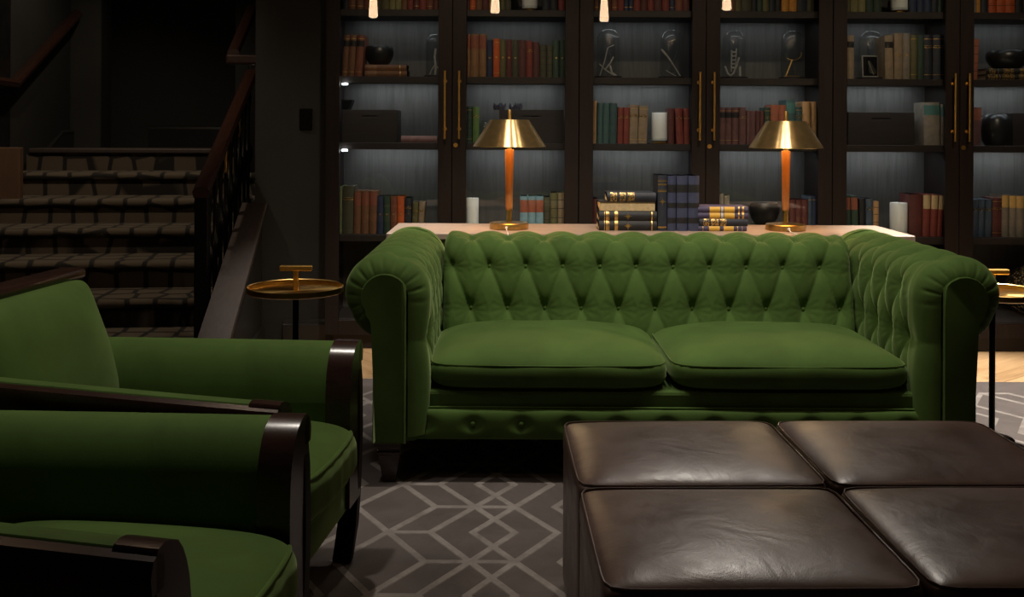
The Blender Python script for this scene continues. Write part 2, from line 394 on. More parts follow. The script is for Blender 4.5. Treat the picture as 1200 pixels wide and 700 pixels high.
# staircase in its own frame: x to the right, y up the flight
SA = math.radians(6.2)
stair = thing('staircase', 'carpeted staircase rising away behind the armchairs to a dark landing', None, (-1.475, 5.05, 0), SA, kind='structure')
RISE, RUN, SW = 0.15, 0.375, 1.66
for k in range(6):
    y0, z1 = k * RUN, (k + 1) * RISE
    prof = [(y0 + 0.02, z1 - RISE - 0.01), (y0 + 0.02, z1 - 0.05)] + [(y0 + 0.012 - 0.026 * math.sin(a), z1 - 0.026 - 0.026 * math.cos(a)) for a in np.linspace(0.2, PI - 0.0, 9)] + [(y0 + RUN + 0.04, z1), (y0 + RUN + 0.04, z1 - RISE - 0.01)]
    o = fin('step', prism(bmesh.new(), prof, 'x', -SW, 0.0), M['stair'], stair, smooth=50)
fin('landing', bx(-SW, 0.30, 6 * RUN, 6 * RUN + 1.9, 6 * RISE - 0.2, 7 * RISE - 0.03), M['stair'], stair)
fin('landing_nosing', bx(-SW + .02, 0.0, 6 * RUN - 0.03, 6 * RUN + 0.30, 7 * RISE - 0.03, 7 * RISE + 0.004, 0.008, 2), M['kerb'], stair)['label'] = 'plain wooden landing edge'
# kerb wall on the right of the flight with a broad sloping cap
def slope_prism(y0, z0, y1, z1, th): return [(y0, z0 - th), (y0, z0), (y1, z1), (y1, z1 - th)]
ks = 0.40
kz = lambda y: 0.787 - ks * (0.66 - y)      # cap height along the flight
fin('kerb_wall', prism(bmesh.new(), [(-1.3, -0.012), (-1.3, kz(-1.3) - .03), (0.645, kz(0.645) - .03), (0.645, -0.012)], 'x', 0.075, 0.155), M['trim'], stair)
fin('kerb_cap', prism(bmesh.new(), slope_prism(-1.32, kz(-1.32), 0.655, kz(0.655), .03), 'x', 0.045, 0.185), M['kerb'], stair)['label'] = 'broad sloping brown oak cap'
fin('kerb_skirting', prism(bmesh.new(), [(-1.3, -0.01), (-1.3, 0.10), (0.62, 0.10), (0.62, -0.01)], 'x', 0.155, 0.172), M['trim'], stair)
# left wall string with a raking skirting, left wall and stairwell walls
kl = lambda y: 0.87 + 0.385 * (y - 2.27)
fin('wall_skirting', prism(bmesh.new(), [(0.3, 0.0), (0.3, kl(0.3)), (3.03, kl(3.03)), (3.28, kl(3.03)), (3.28, 0.7)], 'x', -SW - 0.03, -SW), M['trim'], stair)
fin('wall_skirting_cap', tube(bmesh.new(), [(-SW - .01, 0.3, kl(0.3)), (-SW - .01, 3.03, kl(3.03)), (-SW - .01, 3.28, kl(3.03))], 0.016, 8), M['trim'], stair, smooth=60)
fin('stairwell_wall', bx(-SW - 0.16, -SW - 0.03, 2.03, 3.28, 0, 2.99), M['wall'], stair)
fin('relief_panel', bx(-SW - 0.16, -SW - 0.03, 1.2, 2.03, 0, 2.99), M['damask'], stair)['label'] = 'black panel with raised ornamental relief'
fin('pilaster', bx(-SW - 0.6, -SW + 0.20, 3.30, 3.6, 1.0, 2.99, 0.01), M['wall'], stair)
fin('stairwell_back', bx(-SW - 0.8, 1.6, 4.12, 4.22, 0.8, 2.99), M['wall'], stair)
fin('stairwell_return', bx(-0.42, 1.3, 3.35, 3.5, 1.25, 2.99), M['wall'], stair)
fin('landing_baseboard', prism(bmesh.new(), [(4.12, 1.02), (4.095, 1.02), (4.095, 1.19), (4.105, 1.21), (4.12, 1.22)], 'x', -1.28, 0.4), M['trim'], stair)
# half-height board panel closing the low end of the left wall, and the dark relief pier behind it
struct('trim_board_panel', bx(-4.2, -3.085, 6.42, 6.47, 0.25, 1.072, 0.004), M['panelwood'])
struct('wall_stair_left', bx(-6, -4.2, 6.9, 7.0, 0, 2.99), M['wall'])
# baseboard of the wall beside the bookcase
struct('baseboard_back', prism(bmesh.new(), [(5.72, -0.012), (5.70, -0.012), (5.70, 0.105), (5.704, 0.112), (5.708, 0.125), (5.716, 0.135), (5.72, 0.136)], 'x', -1.27, -1.022), M['trim'])

# handrails
hr = thing('stair_handrail', 'dark iron balustrade with a polished wooden handrail on the right of the stairs', 'handrail', (-1.475, 5.05, 0), SA)
rail_poly = [(-.035, -.03), (-.042, 0), (-.03, .018), (0, .026), (.03, .018), (.042, 0), (.035, -.03)]
hx = -0.045
def rz(y): return 0.905 + ks * (y + 0.02)
def sweep(bm, poly, pts):
    rings = []
    for p in pts: rings.append([bm.verts.new((p[0] + u, p[1], p[2] + w)) for u, w in poly])
    n = len(poly)
    for a, b_ in zip(rings, rings[1:]):
        for k in range(n): bm.faces.new((a[k], a[(k + 1) % n], b_[(k + 1) % n], b_[k]))
    bm.faces.new(rings[0][::-1]); bm.faces.new(rings[-1]); return bm
fin('rail', sweep(bmesh.new(), rail_poly, [(hx, -0.06, rz(-.06)), (hx, 1.62, rz(1.62))]), M['rail'], hr, smooth=35)
fin('newel_post', box(bx(hx - .032, hx + .032, -.055, .01, 0, rz(-.03) - .03, 0.004), hx - .045, hx + .045, -.068, .023, 0, .12, .006), M['iron'], hr)
for i in range(9):
    yb = 0.16 + i * 0.165
    k = int(yb / RUN); zb = (k + 1) * RISE; zt = rz(yb) - 0.03
    bm = bmesh.new(); pr = []
    for q in range(25):
        t = q / 24; rr = 0.011 + 0.010 * max(0, math.sin(t * PI * 5)) ** 2 + (0.010 if 0.44 < t < .56 else 0)
        pr.append((rr, zb + t * (zt - zb)))
    lathe(bm, [(0, zb)] + pr + [(0, zt)], 8, hx, yb)
    o = fin('baluster', bm, M['iron'], hr, smooth=50)
    bm = bmesh.new()
    for s in (-1, 1):
        pts = [(hx + 0.0, yb + s * (0.012 + 0.05 * math.sin(a) ** 2), zb + 0.18 + 0.36 * a / PI) for a in np.linspace(0, PI, 12)]
        tube(bm, pts, 0.006, 6)
    fin('scroll', bm, M['iron'], o, smooth=50)
    if i in (3, 6):
        fin('brass_knop', lathe(bmesh.new(), [(0, zt - .20), (.012, zt - .19), (.017, zt - .15), (.010, zt - .12), (.016, zt - .08), (.012, zt - .04), (0, zt - .03)], 12, hx, yb - .012), M['brass'], o, smooth=50)['label'] = 'gold painted baluster neck'
h2 = thing('wall_handrail', 'dark wooden wall handrail on the left side of the stairs', 'handrail', (-1.475, 5.05, 0), SA)
hl = -SW + 0.03
zl = lambda y: 1.494 + .466 * (y - 1.93)
fin('rail', sweep(bmesh.new(), rail_poly, [(hl, 1.45, zl(1.93)), (hl, 1.93, zl(1.93)), (hl, 3.24, zl(3.24))]), M['rail'], h2, smooth=35)
for y in (2.1, 3.1):
    fin('bracket', tube(bmesh.new(), [(hl, y, zl(y) - .03), (hl, y, zl(y) - .08), (hl - .055, y, zl(y) - .09)], .009, 6), M['iron'], h2, smooth=50)
h3 = thing('landing_handrail', 'short upper handrail climbing from the landing behind the long handrail', 'handrail', (-1.475, 5.05, 0), SA)
fin('level_rail', bx(-0.26, 0.06, 1.92, 1.99, 1.635, 1.70, 0.012, 2), M['rail'], h3)
fin('rail', sweep(bmesh.new(), rail_poly, [(-0.22, 1.99, 1.72), (-0.20, 2.75, 2.12)]), M['rail'], h3, smooth=35)
fin('drop_finial', lathe(bmesh.new(), [(0, -.06), (.03, -.045), (.045, -.015), (.04, 0), (0, 0)], 14, -0.07, 1.95, 1.635), M['iron'], h3, smooth=50)
fin('newel_post', bx(-0.11, -0.03, 1.91, 2.0, 0.9, 1.635, .005), M['iron'], h3)
sp = at(358.5, 140, 5.715)
sw = thing('wall_switch', 'small black switch plate on the charcoal wall left of the bookcase', 'switch', (sp.x, 5.72, sp.z))
fin('switch_plate', bx(-.036, .036, -.009, 0, -.06, .06, .004, 2), M['dark'], sw)
fin('rocker', bx(-.016, .016, -.013, -.006, -.033, .033, .002), M['dark'], sw)

# ------------------------------------------------------------------ bookcase: three double-door cabinets
PITCH = 0.6888; GX0 = -0.9376; GW = 0.536; FRONT = 5.555
SHELF = [1.856, 1.488, 1.125, 0.620, 0.158]    # tops
STH = 0.037
CABW = ['leftmost', 'middle', 'rightmost']
def bay_x(i): return GX0 + i * PITCH
LEDC = (0.90, 0.96, 1.0)
for c in range(3):
    xl = bay_x(2 * c) - 0.0765; xr = xl + 2 * PITCH
    cab = thing('bookcase', f'{CABW[c]} of the three dark oak bookcases with double glazed doors', 'bookcase', ((xl + xr) / 2, FRONT + 0.025, 0), group='built-in bookcases')
    X0, X1 = -PITCH + .002, PITCH - .002
    for x in (X0, X1 - .03): fin('side_panel', bx(x, x + .03, 0.003, .42, 0, 2.8), M['espresso'], cab)
    fin('divider', bx(-.02, .02, 0.03, .405, .12, 2.76), M['espresso'], cab)
    fin('back_panel', bx(X0 + .03, X1 - .03, .405, .42, .08, 2.8), M['backpanel'], cab)
    fin('plinth', bx(X0, X1, 0.02, .40, -0.004, .075), M['plinth'], cab)
    fin('top_panel', bx(X0 + .03, X1 - .03, .0, .42, 2.76, 2.8), M['plinth'], cab)
    for h in SHELF:
        for sgn in (-1, 1):
            a, b_ = (X0 + .03, -.02) if sgn < 0 else (.02, X1 - .03)
            fin('shelf', box(bx(a, b_, 0.042, .405, h - STH + .012, h), a, b_, .03, .046, h - STH, h + .0005, .002), M['plinth'], cab)
            if h > 0.9:
                for yl, e in ((.31, 1.5), (.058, .75)):
                    L = bpy.data.lights.new('shelf_led', 'AREA'); L.shape = 'RECTANGLE'; L.size = GW * .9; L.size_y = 0.016
                    L.energy = e * {1.856: 0.14, 1.488: 0.34, 1.125: 0.38}[h]; L.color = LEDC
                    lo = bpy.data.objects.new('shelf_led', L); C.objects.link(lo); lo.parent = cab
                    lo.location = ((a + b_) / 2, yl, h - STH + .010); lo.rotation_euler = (math.radians(8), 0, 0)
    for k in range(2):
        dx0, dx1 = (X0, -.0015) if k == 0 else (.0015, X1)
        d = bmesh.new(); SWd = 0.0765 - .0015
        box(d, dx0, dx0 + SWd, -.022, 0, .08, 2.76, .0015); box(d, dx1 - SWd, dx1, -.022, 0, .08, 2.76, .0015)
        box(d, dx0 + SWd, dx1 - SWd, -.022, 0, .08, .160, .0015); box(d, dx0 + SWd, dx1 - SWd, -.022, 0, 2.66, 2.76, .0015)
        door = fin('door', d, M['espresso'], cab)
        fin('glass_pane', bx(dx0 + SWd - .006, dx1 - SWd + .006, -.013, -.009, .155, 2.665), M['pane'], door)
        hx_ = -.0385 if k == 0 else .0385
        z0h, z1h = at(529, 163, FRONT - .02).z, at(529, 83, FRONT - .02).z
        hb = tube(bmesh.new(), [(hx_, -.058, z0h), (hx_, -.058, z1h)], .0065, 12)
        for zz in (z0h + .055, z1h - .055):
            lathe_b = tube(hb, [(hx_, -.0215, zz), (hx_, -.060, zz)], .0055, 8)
            tube(hb, [(hx_, -.0215, zz), (hx_, -.026, zz)], .011, 10)
        fin('handle', hb, M['brassbar'], door, smooth=50)['label'] = 'slim satin brass bar handle'
        if k == 1: fin('keyhole', tube(bmesh.new(), [(.020, -.0215, z0h - .033), (.020, -.0265, z0h - .033)], .012, 14), M['brassbar'], door, smooth=50)['label'] = 'round brass lock'
    if c == 0:
        for h in (SHELF[1], SHELF[2]):
            fin('led_puck', bx(X0 + .082, X0 + .112, .012, .030, h - STH - .011, h - STH - .001, .002), M['puck'], cab)['label'] = 'tiny bright led light under the shelf end'
# ------------------------------------------------------------------ books
SPD = 5.655                                     # distance of the spines on the shelves
def book_mesh(w, d, h, lying=False, bulge=0.20, hinge=True):
    """cover (boards + rounded spine) and page block of one book, spine towards -y"""
    mp = (lambda t, y, z: (z, y, t)) if lying else (lambda t, y, z: (t, y, z))
    T = 0.0022; bl = min(0.008, w * bulge)
    arc = [(-w / 2 + 0.0 + w * k / 6, -bl * math.sin(PI * k / 6)) for k in range(7)]
    inner = [(-w / 2 + T + (w - 2 * T) * k / 6, 0.004 - bl * .6 * math.sin(PI * k / 6)) for k in range(7)]
    outline = [(-w / 2, d)] + [(-w / 2, .008), (-w / 2 + (.0012 if hinge else 0), .005)] + arc[0:1] + arc[1:6] + arc[6:7] + [(w / 2 - (.0012 if hinge else 0), .005), (w / 2, .008), (w / 2, d), (w / 2 - T, d)] + inner[::-1] + [(-w / 2 + T, d)]
    bm = bmesh.new(); n = len(outline)
    A = [bm.verts.new(mp(x, y, 0)) for x, y in outline]; B = [bm.verts.new(mp(x, y, h)) for x, y in outline]
    for i in range(n): bm.faces.new((A[i], A[(i + 1) % n], B[(i + 1) % n], B[i]))
    for R in (A, B):
        f = bm.faces.new(R if R is B else R[::-1]); bmesh.ops.triangulate(bm, faces=[f])
    pg = bmesh.new()
    pts = [mp(-w / 2 + T, .006, .003), mp(w / 2 - T, d - .004, h - .003)]
    a, b_ = pts
    box(pg, min(a[0], b_[0]), max(a[0], b_[0]), a[1], b_[1], min(a[2], b_[2]), max(a[2], b_[2]))
    def strip(f0, f1, wf=1.0, proud=.0006):
        s = bmesh.new(); k0, k1 = (0, 6) if wf >= 1 else (2, 4)
        P = [(-w / 2 + w * k / 6, -bl * math.sin(PI * k / 6) - proud) for k in range(k0, k1 + 1)]
        a_ = [s.verts.new(mp(x, y, f0 * h)) for x, y in P]; c_ = [s.verts.new(mp(x, y, f1 * h)) for x, y in P]
        for i in range(len(P) - 1): s.faces.new((a_[i], a_[i + 1], c_[i + 1], c_[i]))
        return s
    return bm, pg, strip
def make_book(loc, w, d, h, col, label, group, lying=False, tilt=0.0, style=None, page='oldpaper', cat='book', turn=0.0, mat=None):
    t = thing('book', label, cat, loc, turn, group)
    t.rotation_euler = (0, tilt, turn)
    bm, pg, strip = book_mesh(w, d, h, lying)
    cv = fin('cover', bm, mat or bookmat(col), t, smooth=40)
    fin('page_block', pg, M[page], t)
    for kind_, f0, f1, mk in (style or ()):
        fin(kind_, strip(f0, f1, .4 if kind_ == 'gilt_motif' else 1.0), mk if not isinstance(mk, str) else M[mk], t, smooth=40)
    return t
BAYN = ['leftmost bay', 'left lamp bay', 'bay left of centre', 'right lamp bay', 'bay right of right lamp', 'rightmost bay']
SHN = ['top shelf', 'second shelf', 'third shelf', 'low shelf']
ORD = ['first', 'second', 'third', 'fourth', 'fifth', 'sixth', 'seventh', 'eighth', 'ninth', 'tenth', 'eleventh', 'twelfth', 'thirteenth', 'fourteenth', 'fifteenth', 'sixteenth', 'seventeenth']
G1 = ('gilt_band',)
def st(code):
    out = []
    for ch in code:
        if ch == 'g': out += [('gilt_band', .90, .915, 'gilt'), ('gilt_band', .10, .115, 'gilt')]
        if ch == 't': out += [('title_print', .70, .73, 'giltworn'), ('title_print', .75, .765, 'giltworn')]
        if ch == 'm': out += [('gilt_motif', .50, .54, 'gilt')]
        if ch == 'k': out += [('spine_label', .72, .86, 'ink')]
        if ch == 'r': out += [('spine_label', .58, .90, cloth('label_red', (0.30, .085, .045)))]
        if ch == 'c': out += [('spine_label', .66, .985, cloth('label_cream', (0.52, .40, .22)))]
        if ch == 'y': out += [('spine_label', .70, .985, cloth('label_straw', (0.62, .40, .13)))]
        if ch == 's': out += [('spine_label', .66, .96, cloth('label_rust', (0.24, .075, .045)))]
        if ch == 'b': out += [('raised_band', .2, .215, 'ink'), ('raised_band', .4, .415, 'ink'), ('raised_band', .62, .635, 'ink'), ('raised_band', .82, .835, 'ink')]
        if ch == 'a': out += [('spine_label', .70, .93, cloth('label_teal', (.06, .17, .16)))]
    return out
# rows: bay, shelf, [(x0, x1, ytop, colour, style code, tilt px, note)], pixels of the photograph at the spine distance
ROWS = [
 (0, 0, [(402, 408, -26, 'blue black', ''), (408.5, 416.5, -28, 'brown', 'g'), (417.5, 426, -28, 'brown', 'g'), (426.5, 432, -26, 'red brown', ''), (433, 438.5, -25, 'tan brown', ''), (439, 446.5, -25, 'dark olive', ''), (447, 456, -24, 'olive', ''), (456.5, 463, -24, 'pale olive', ''), (463.5, 470, -24, 'pale olive', ''), (470.5, 477, -26, 'brown', ''), (477.5, 484, -26, 'red', ''), (484.5, 491, -26, 'dark red', 'g'), (491.5, 499.5, -25, 'red', ''), (500, 507.5, -25, 'red brown', 'g'), (508, 513.5, -25, 'dark red', '')]),
 (1, 0, [(547, 550.5, -25, 'maroon', ''), (551, 557.5, -25, 'orange', 'g'), (558, 565, -24, 'brown', ''), (565.5, 572.5, -24, 'dark red', ''), (573, 579.5, -24, 'tan brown', ''), (580, 586.5, -25, 'dark olive', ''), (587, 591.5, -22, 'olive', ''), (592, 599, -22, 'dark olive', ''), (636, 644, -25, 'blue black', ''), (644.5, 653.5, -25, 'black', ''), (654.5, 661.5, -25, 'red', '')]),
 (2, 0, [(696.5, 701.5, -24, 'brown', 'g'), (702, 707.5, -24, 'blue black', ''), (708, 716.5, -24, 'dark red', ''), (717, 723.5, -24, 'red brown', 'g'), (724, 731, -23, 'red', ''), (731.5, 736.5, -22, 'navy', 'yg'), (737, 742, -22, 'navy', 'yg'), (742.5, 750, -24, 'red', ''), (750.5, 758.5, -24, 'dark red', ''), (759, 766, -24, 'red', ''), (766.5, 775.5, -24, 'maroon', ''), (776, 784, -24, 'red', ''), (784.5, 790.5, -22, 'navy', 'yg'), (791, 799.5, -24, 'red brown', ''), (800, 808, -24, 'dark red', '')]),
 (3, 0, [(856, 861, -24, 'brown', ''), (861.5, 868.5, -24, 'olive', ''), (869, 880.5, -24, 'dark olive', ''), (881, 887, -24, 'black', ''), (887.5, 893.5, -24, 'dark green', ''), (894, 901, -24, 'olive', ''), (901.5, 908.5, -24, 'blue black', ''), (909, 915.5, -24, 'black', ''), (916, 924.5, -24, 'amber', 'g'), (925, 933.5, -24, 'amber', 'g'), (934, 945, -24, 'blue black', ''), (945.5, 954, -24, 'dark olive', '')]),
 (4, 0, [(992, 996.5, -24, 'olive', ''), (997, 1005.5, -24, 'pale olive', ''), (1006, 1014.5, -24, 'pale olive', ''), (1015, 1023.5, -22, 'dark green', ''), (1024, 1032.5, -22, 'dark green', ''), (1066, 1074.5, -24, 'navy', ''), (1075, 1083, -24, 'navy', ''), (1083.5, 1091.5, -24, 'navy', ''), (1092, 1099, -24, 'blue black', ''), (1099.5, 1106.5, -24, 'dark green', '')]),
 (5, 0, [(1140.5, 1144, -22, 'grey', ''), (1144.5, 1149, -22, 'amber', ''), (1149.5, 1157.5, -22, 'blue black', ''), (1158.5, 1167, -24, 'orange', 'b'), (1167.5, 1178, -24, 'orange', 'b'), (1178.5, 1189.5, -24, 'orange', 'b'), (1190, 1199, -20, 'black', ''), (1199.5, 1210, -20, 'dark olive', '')]),
 (0, 1, [(400.5, 407, 41, 'brown', 'gk', 3), (407.5, 415, 41, 'brown', 'gk', 3), (415.5, 424, 41, 'red brown', 'gk', 3.5)]),
 (1, 1, [(547, 551, 40, 'tan brown', 's'), (551.5, 561, 40, 'tan brown', 's'), (561.5, 570, 40, 'tan brown', 's'), (570.5, 577.5, 47, 'navy', 'm'), (578, 585.5, 45.5, 'orange', 'gm'), (586, 592.5, 46, 'olive', 'm'), (593, 600, 46.5, 'dark red', 'm'), (600.5, 607.5, 47, 'dark olive', 'm'), (608, 616.5, 47, 'maroon', ''), (617, 624, 48, 'red', 't'), (624.5, 632, 49.5, 'maroon', ''), (632.5, 640.5, 53, 'dark olive', 'b'), (641, 647.5, 53, 'dark olive', 'b'), (648, 655.5, 47, 'dark green', 'm'), (656, 661.8, 47, 'dark green', 'm')]),
 (4, 1, [(992, 1000.5, 41.5, 'beige', 'k'), (1037.5, 1047, 42, 'beige', 'k', -1), (1047.8, 1057.5, 39, 'beige', 'm'), (1058, 1066.5, 39, 'grey', 'm'), (1067, 1074.5, 41, 'olive', 'g'), (1075, 1082.5, 41, 'dark green', ''), (1083, 1092.5, 41, 'blue black', 'tg'), (1093, 1106, 41, 'blue black', 'tg')]),
 (5, 1, [(1139.2, 1145.2, 46, 'salmon red', 'b', 2.4)]),
 (1, 2, [(546.8, 553.3, 125, 'dark green', 'gb'), (554, 561, 125, 'green', 't')]),
 (2, 2, [(694.8, 698.8, 118, 'tan', '', 0.5), (699.5, 706, 121, 'teal', '', .8), (706.5, 713.5, 121, 'teal', '', .8), (714, 722.5, 121, 'deep teal', '', .8), (723.5, 730, 126, 'red', 't', .6), (730.5, 737, 126, 'red', 't', .6), (737.5, 747, 123, 'beige', 'tg', 1), (747.6, 758, 124, 'beige', 'tg', 1.6), (783.5, 790, 127, 'dark red', ''), (793, 801, 127, 'red', 't', -2), (801.6, 808.2, 127, 'red', 't', -.5)]),
 (3, 2, [(842.6, 850, 126, 'mauve', 'kg'), (850.4, 857.5, 126, 'mauve', 'kg'), (858, 865.6, 126, 'mauve', 'kg'), (866.3, 874, 126, 'mauve', 't'), (874.8, 879, 130, 'mauve', ''), (879.4, 885.3, 130, 'mauve', ''), (885.8, 890.4, 130, 'maroon', ''), (890.9, 895.2, 130, 'maroon', ''), (896, 902.6, 126, 'dark green', 'tg'), (903, 912.6, 123, 'salmon red', ''), (913, 921, 123, 'salmon red', ''), (921.5, 931.8, 117, 'teal', 'a'), (932.2, 939.8, 125, 'deep teal', 'tg'), (940.3, 949.6, 119, 'tan', ''), (951, 956.8, 119, 'tan', '')]),
 (4, 2, [(1083, 1102.2, 120, 'grey', 'a', -.6), (1102.8, 1107, 122, 'grey', 'a')]),
 (5, 2, [(1139.6, 1149, 126, 'mauve', 's', 1.4)]),
 (0, 3, [(397.6, 400.8, 218, 'pale green', ''), (401.3, 413.6, 218, 'dark olive', 't', 1), (414.3, 422.4, 224, 'brown', 's', 1), (423.2, 431.8, 224, 'brown', 's', 1), (432.6, 441.2, 224, 'brown', 's', 1), (442, 449, 230, 'navy', 'm'), (449.5, 457, 230, 'dark green', 'm'), (457.6, 465, 230, 'red brown', 'm'), (465.5, 473.6, 230, 'orange', 'm'), (474.2, 482, 232, 'blue black', 't'), (482.8, 489, 237, 'olive', 't', 1), (489.5, 496, 237, 'beige', 't', 1.6)]),
 (1, 3, [(609.5, 618.4, 230, 'light blue', 'r'), (618.9, 627.6, 230, 'light blue', 'r'), (628.1, 636.6, 230, 'light blue', 'r'), (637.1, 644.6, 231, 'dark olive', 'b'), (645, 653.4, 226, 'olive', 'b'), (653.8, 660.6, 226, 'beige', 'b')]),
 (2, 3, [(694.2, 701, 233, 'dark red', '')]),
 (3, 3, [(842.4, 848, 227, 'grey', ''), (848.5, 854.6, 229, 'grey', ''), (925.5, 932, 234, 'dark red', ''), (932.5, 939.6, 234, 'dark red', ''), (940, 946.6, 234, 'dark red', ''), (947, 951.5, 230, 'slate blue', 'g'), (952, 956.6, 230, 'navy', 'g')]),
 (4, 3, [(991, 997.3, 230, 'dark green', 's', -1.5), (998.8, 1006.6, 230, 'dark green', 's', -2), (1008, 1014.2, 233, 'black', '', -1), (1015, 1023, 233, 'slate blue', 't'), (1023.5, 1029.6, 236, 'tan', 'b'), (1066, 1080.5, 228, 'dark red', ''), (1081, 1089.4, 228, 'red', 'c', 1.2), (1089.9, 1097.4, 228.5, 'red', 'c', 1.8), (1098, 1103.6, 229, 'red', 'c', 2.4)]),
 (5, 3, [(1139.4, 1146, 234, 'slate blue', 't', 1), (1146.6, 1153.4, 234, 'slate blue', 't', 1), (1154, 1161.6, 234, 'slate blue', 't', 1), (1162.4, 1173.2, 232, 'dark red', 'tg', .6), (1174, 1182, 228.5, 'grey', 'y'), (1182.5, 1190.6, 229, 'grey', 'y'), (1191, 1199.4, 229.5, 'grey', 'y'), (1200, 1208, 230, 'grey', 'y')]),
]
rb = random.Random(3)
for bay, sh, lst in ROWS:
    for n_, r in enumerate(lst):
        x0, x1, yt, col, code = r[:5]; tl = r[5] if len(r) > 5 else 0
        z0 = SHELF[sh] + .0008
        base = at((x0 + x1) / 2, 260, SPD); top = at((x0 + x1) / 2, yt, SPD)
        if sh == 0: base = at((x0 + x1) / 2, 5, SPD); top.z = z0 + .205 + rb.uniform(-.012, .012)
        if sh == 1: base = at((x0 + x1) / 2, 65, SPD)
        if sh == 2: base = at((x0 + x1) / 2, 145, SPD)
        w = (x1 - x0) * SPD / FPX - .0003
        h = top.z - z0
        ang = math.atan2(tl * SPD / FPX, h)
        lab = f'{col} book, {ORD[n_]} from left, {SHN[sh]}, {BAYN[bay]}'
        dep = min(.23, h * .62) + rb.uniform(-.008, .008)
        px = base.x + (abs(w * math.sin(abs(ang))) * 0)
        lift = abs(math.sin(ang)) * w / 2
        make_book((base.x, SPD + rb.uniform(-.003, .004), z0 + lift), w, dep, h, col, lab, f'books on the {SHN[sh]}', tilt=ang, style=st(code))
def lying(x0, x1, y0, y1, D, z0, dep, col, label, group, style=None, page='oldpaper', turn=0.0, ztop=None):
    a, b_ = at(x0, (y0 + y1) / 2, D), at(x1, (y0 + y1) / 2, D)
    h = (y1 - y0) * D / FPX - .0004
    o = make_book((a.x, D, z0 + h / 2 + .0004), h, dep, b_.x - a.x, col, label, group, lying=True, style=style, page=page, turn=turn)
    return z0 + h + .0006
zz = lying(427.5, 477, 82.3, 89.4, SPD, SHELF[1], .16, 'brown', 'brown book lying flat under another on the shelf left of the glass dome', 'flat books behind glass', [('spine_label', .06, .28, cloth('label_worn', (.22, .11, .06))), ('gilt_band', .83, .85, 'gilt')])
ZB1 = lying(427.8, 476.5, 75, 82.1, SPD, zz, .155, 'brown', 'brown book lying flat under the black bowl in the leftmost bay', 'flat books behind glass', [('spine_label', .06, .28, cloth('label_worn', (.22, .11, .06))), ('gilt_band', .83, .85, 'gilt')])
zz = lying(1155.5, 1207, 85.6, 92.3, SPD, SHELF[1], .16, 'black', 'black book with gold spine ornament, lower of two in the rightmost bay', 'flat books behind glass', [('gilt_panel', .04, .26, 'giltworn'), ('gilt_panel', .36, .64, 'giltworn'), ('gilt_band', .30, .315, 'gilt'), ('gilt_panel', .74, .95, 'giltworn')])
ZB6 = lying(1156, 1207, 78.4, 85.2, SPD, zz, .155, 'black', 'black book with gold spine ornament directly under the rightmost black bowl', 'flat books behind glass', [('gilt_panel', .06, .20, 'giltworn'), ('gilt_panel', .38, .62, 'giltworn'), ('gilt_band', .26, .27, 'gilt'), ('gilt_panel', .76, .93, 'giltworn')])
lying(470, 512.5, 158.3, 166.2, SPD, SHELF[2], .15, 'rose pink', 'dusty pink book lying flat beside the drawer box in the leftmost bay', 'flat books behind glass')
ZB4 = lying(876, 924, 263, 274.2, SPD, SHELF[3], .17, 'dark olive', 'thick olive book with gold spine lying under the black bowl near right lamp', 'flat books behind glass', [('gilt_panel', .05, .30, 'giltworn'), ('gilt_panel', .45, .60, 'giltworn'), ('gilt_band', .36, .37, 'gilt')])

# ------------------------------------------------------------------ things among the books
def bowl(cx, D, z0, r, h, label, grp='black bowls in the bookcases'):
    p = [(0, 0), (r * .55, 0), (r * .62, .004), (r * .86, h * .28), (r * .99, h * .55), (r, h * .72), (r * .95, h * .92), (r * .88, h), (r * .84, h * .985), (r * .88, h * .75), (r * .7, h * .3), (0, h * .15)]
    o = fin('bowl', lathe(bmesh.new(), p, 40), M['bowl'], None, (cx, D, z0), 60)
    return tag(o, label, 'bowl', grp)
bowl(at(444.5, 60, 5.76).x, 5.76, ZB1, .081, .108, 'round black bowl on two flat brown books in the leftmost bay')
bowl(at(1180, 60, 5.76).x, 5.76, ZB6, .110, .105, 'wide black bowl on two gold ornamented books in the rightmost bay')
bowl(at(895.5, 245, 5.76).x, 5.76, ZB4, .084, .125, 'black bowl on a flat book left of the right lamp stem')
vz = lathe(bmesh.new(), [(0, 0), (.055, 0), (.072, .03), (.079, .09), (.073, .14), (.055, .172), (.045, .176), (.04, .170), (.07, .12), (.07, .04), (0, .02)], 36)
tag(fin('vase', vz, M['bowl'], None, (at(1167, 150, 5.70).x, 5.70, SHELF[2]), 60), 'black rounded vase beside the drawer box in the rightmost bay', 'vase')
def drawer_box(x0, x1, yt, label, depth=.2, D=5.68):
    a, b_ = at(x0, 150, D), at(x1, 150, D); zt = at(x0, yt, D).z; z0 = SHELF[2]; w = b_.x - a.x; h = zt - z0
    t = thing('storage_box', label, 'box', ((a.x + b_.x) / 2, D, z0), group='dark oak boxes behind glass')
    fin('box_body', bx(-w / 2, w / 2, .012, depth, 0, h, .002), M['plinth'], t)
    fr = bmesh.new(); sl = .038; zc = h * .80
    box(fr, -w / 2, w / 2, 0, .014, 0, zc - .004, .001); box(fr, -w / 2, w / 2, 0, .014, zc + .004, h, .001)
    box(fr, -w / 2, -w * .14, 0, .014, zc - .005, zc + .005); box(fr, w * .14, w / 2, 0, .014, zc - .005, zc + .005)
    fin('box_front', fr, M['plinth'], t)
    fin('pull_slot', bx(-w * .14, w * .14, .006, .013, zc - .004, zc + .004), M['trim'], t)
    return h
drawer_box(401, 465.5, 128.5, 'dark oak box with slot pull in the leftmost bay')
HB2 = drawer_box(585, 660.5, 128.5, 'dark oak box with slot pull behind the left lamp shade')
drawer_box(993.5, 1071.5, 131.5, 'dark oak box with slot pull in the bay left of the pale books')
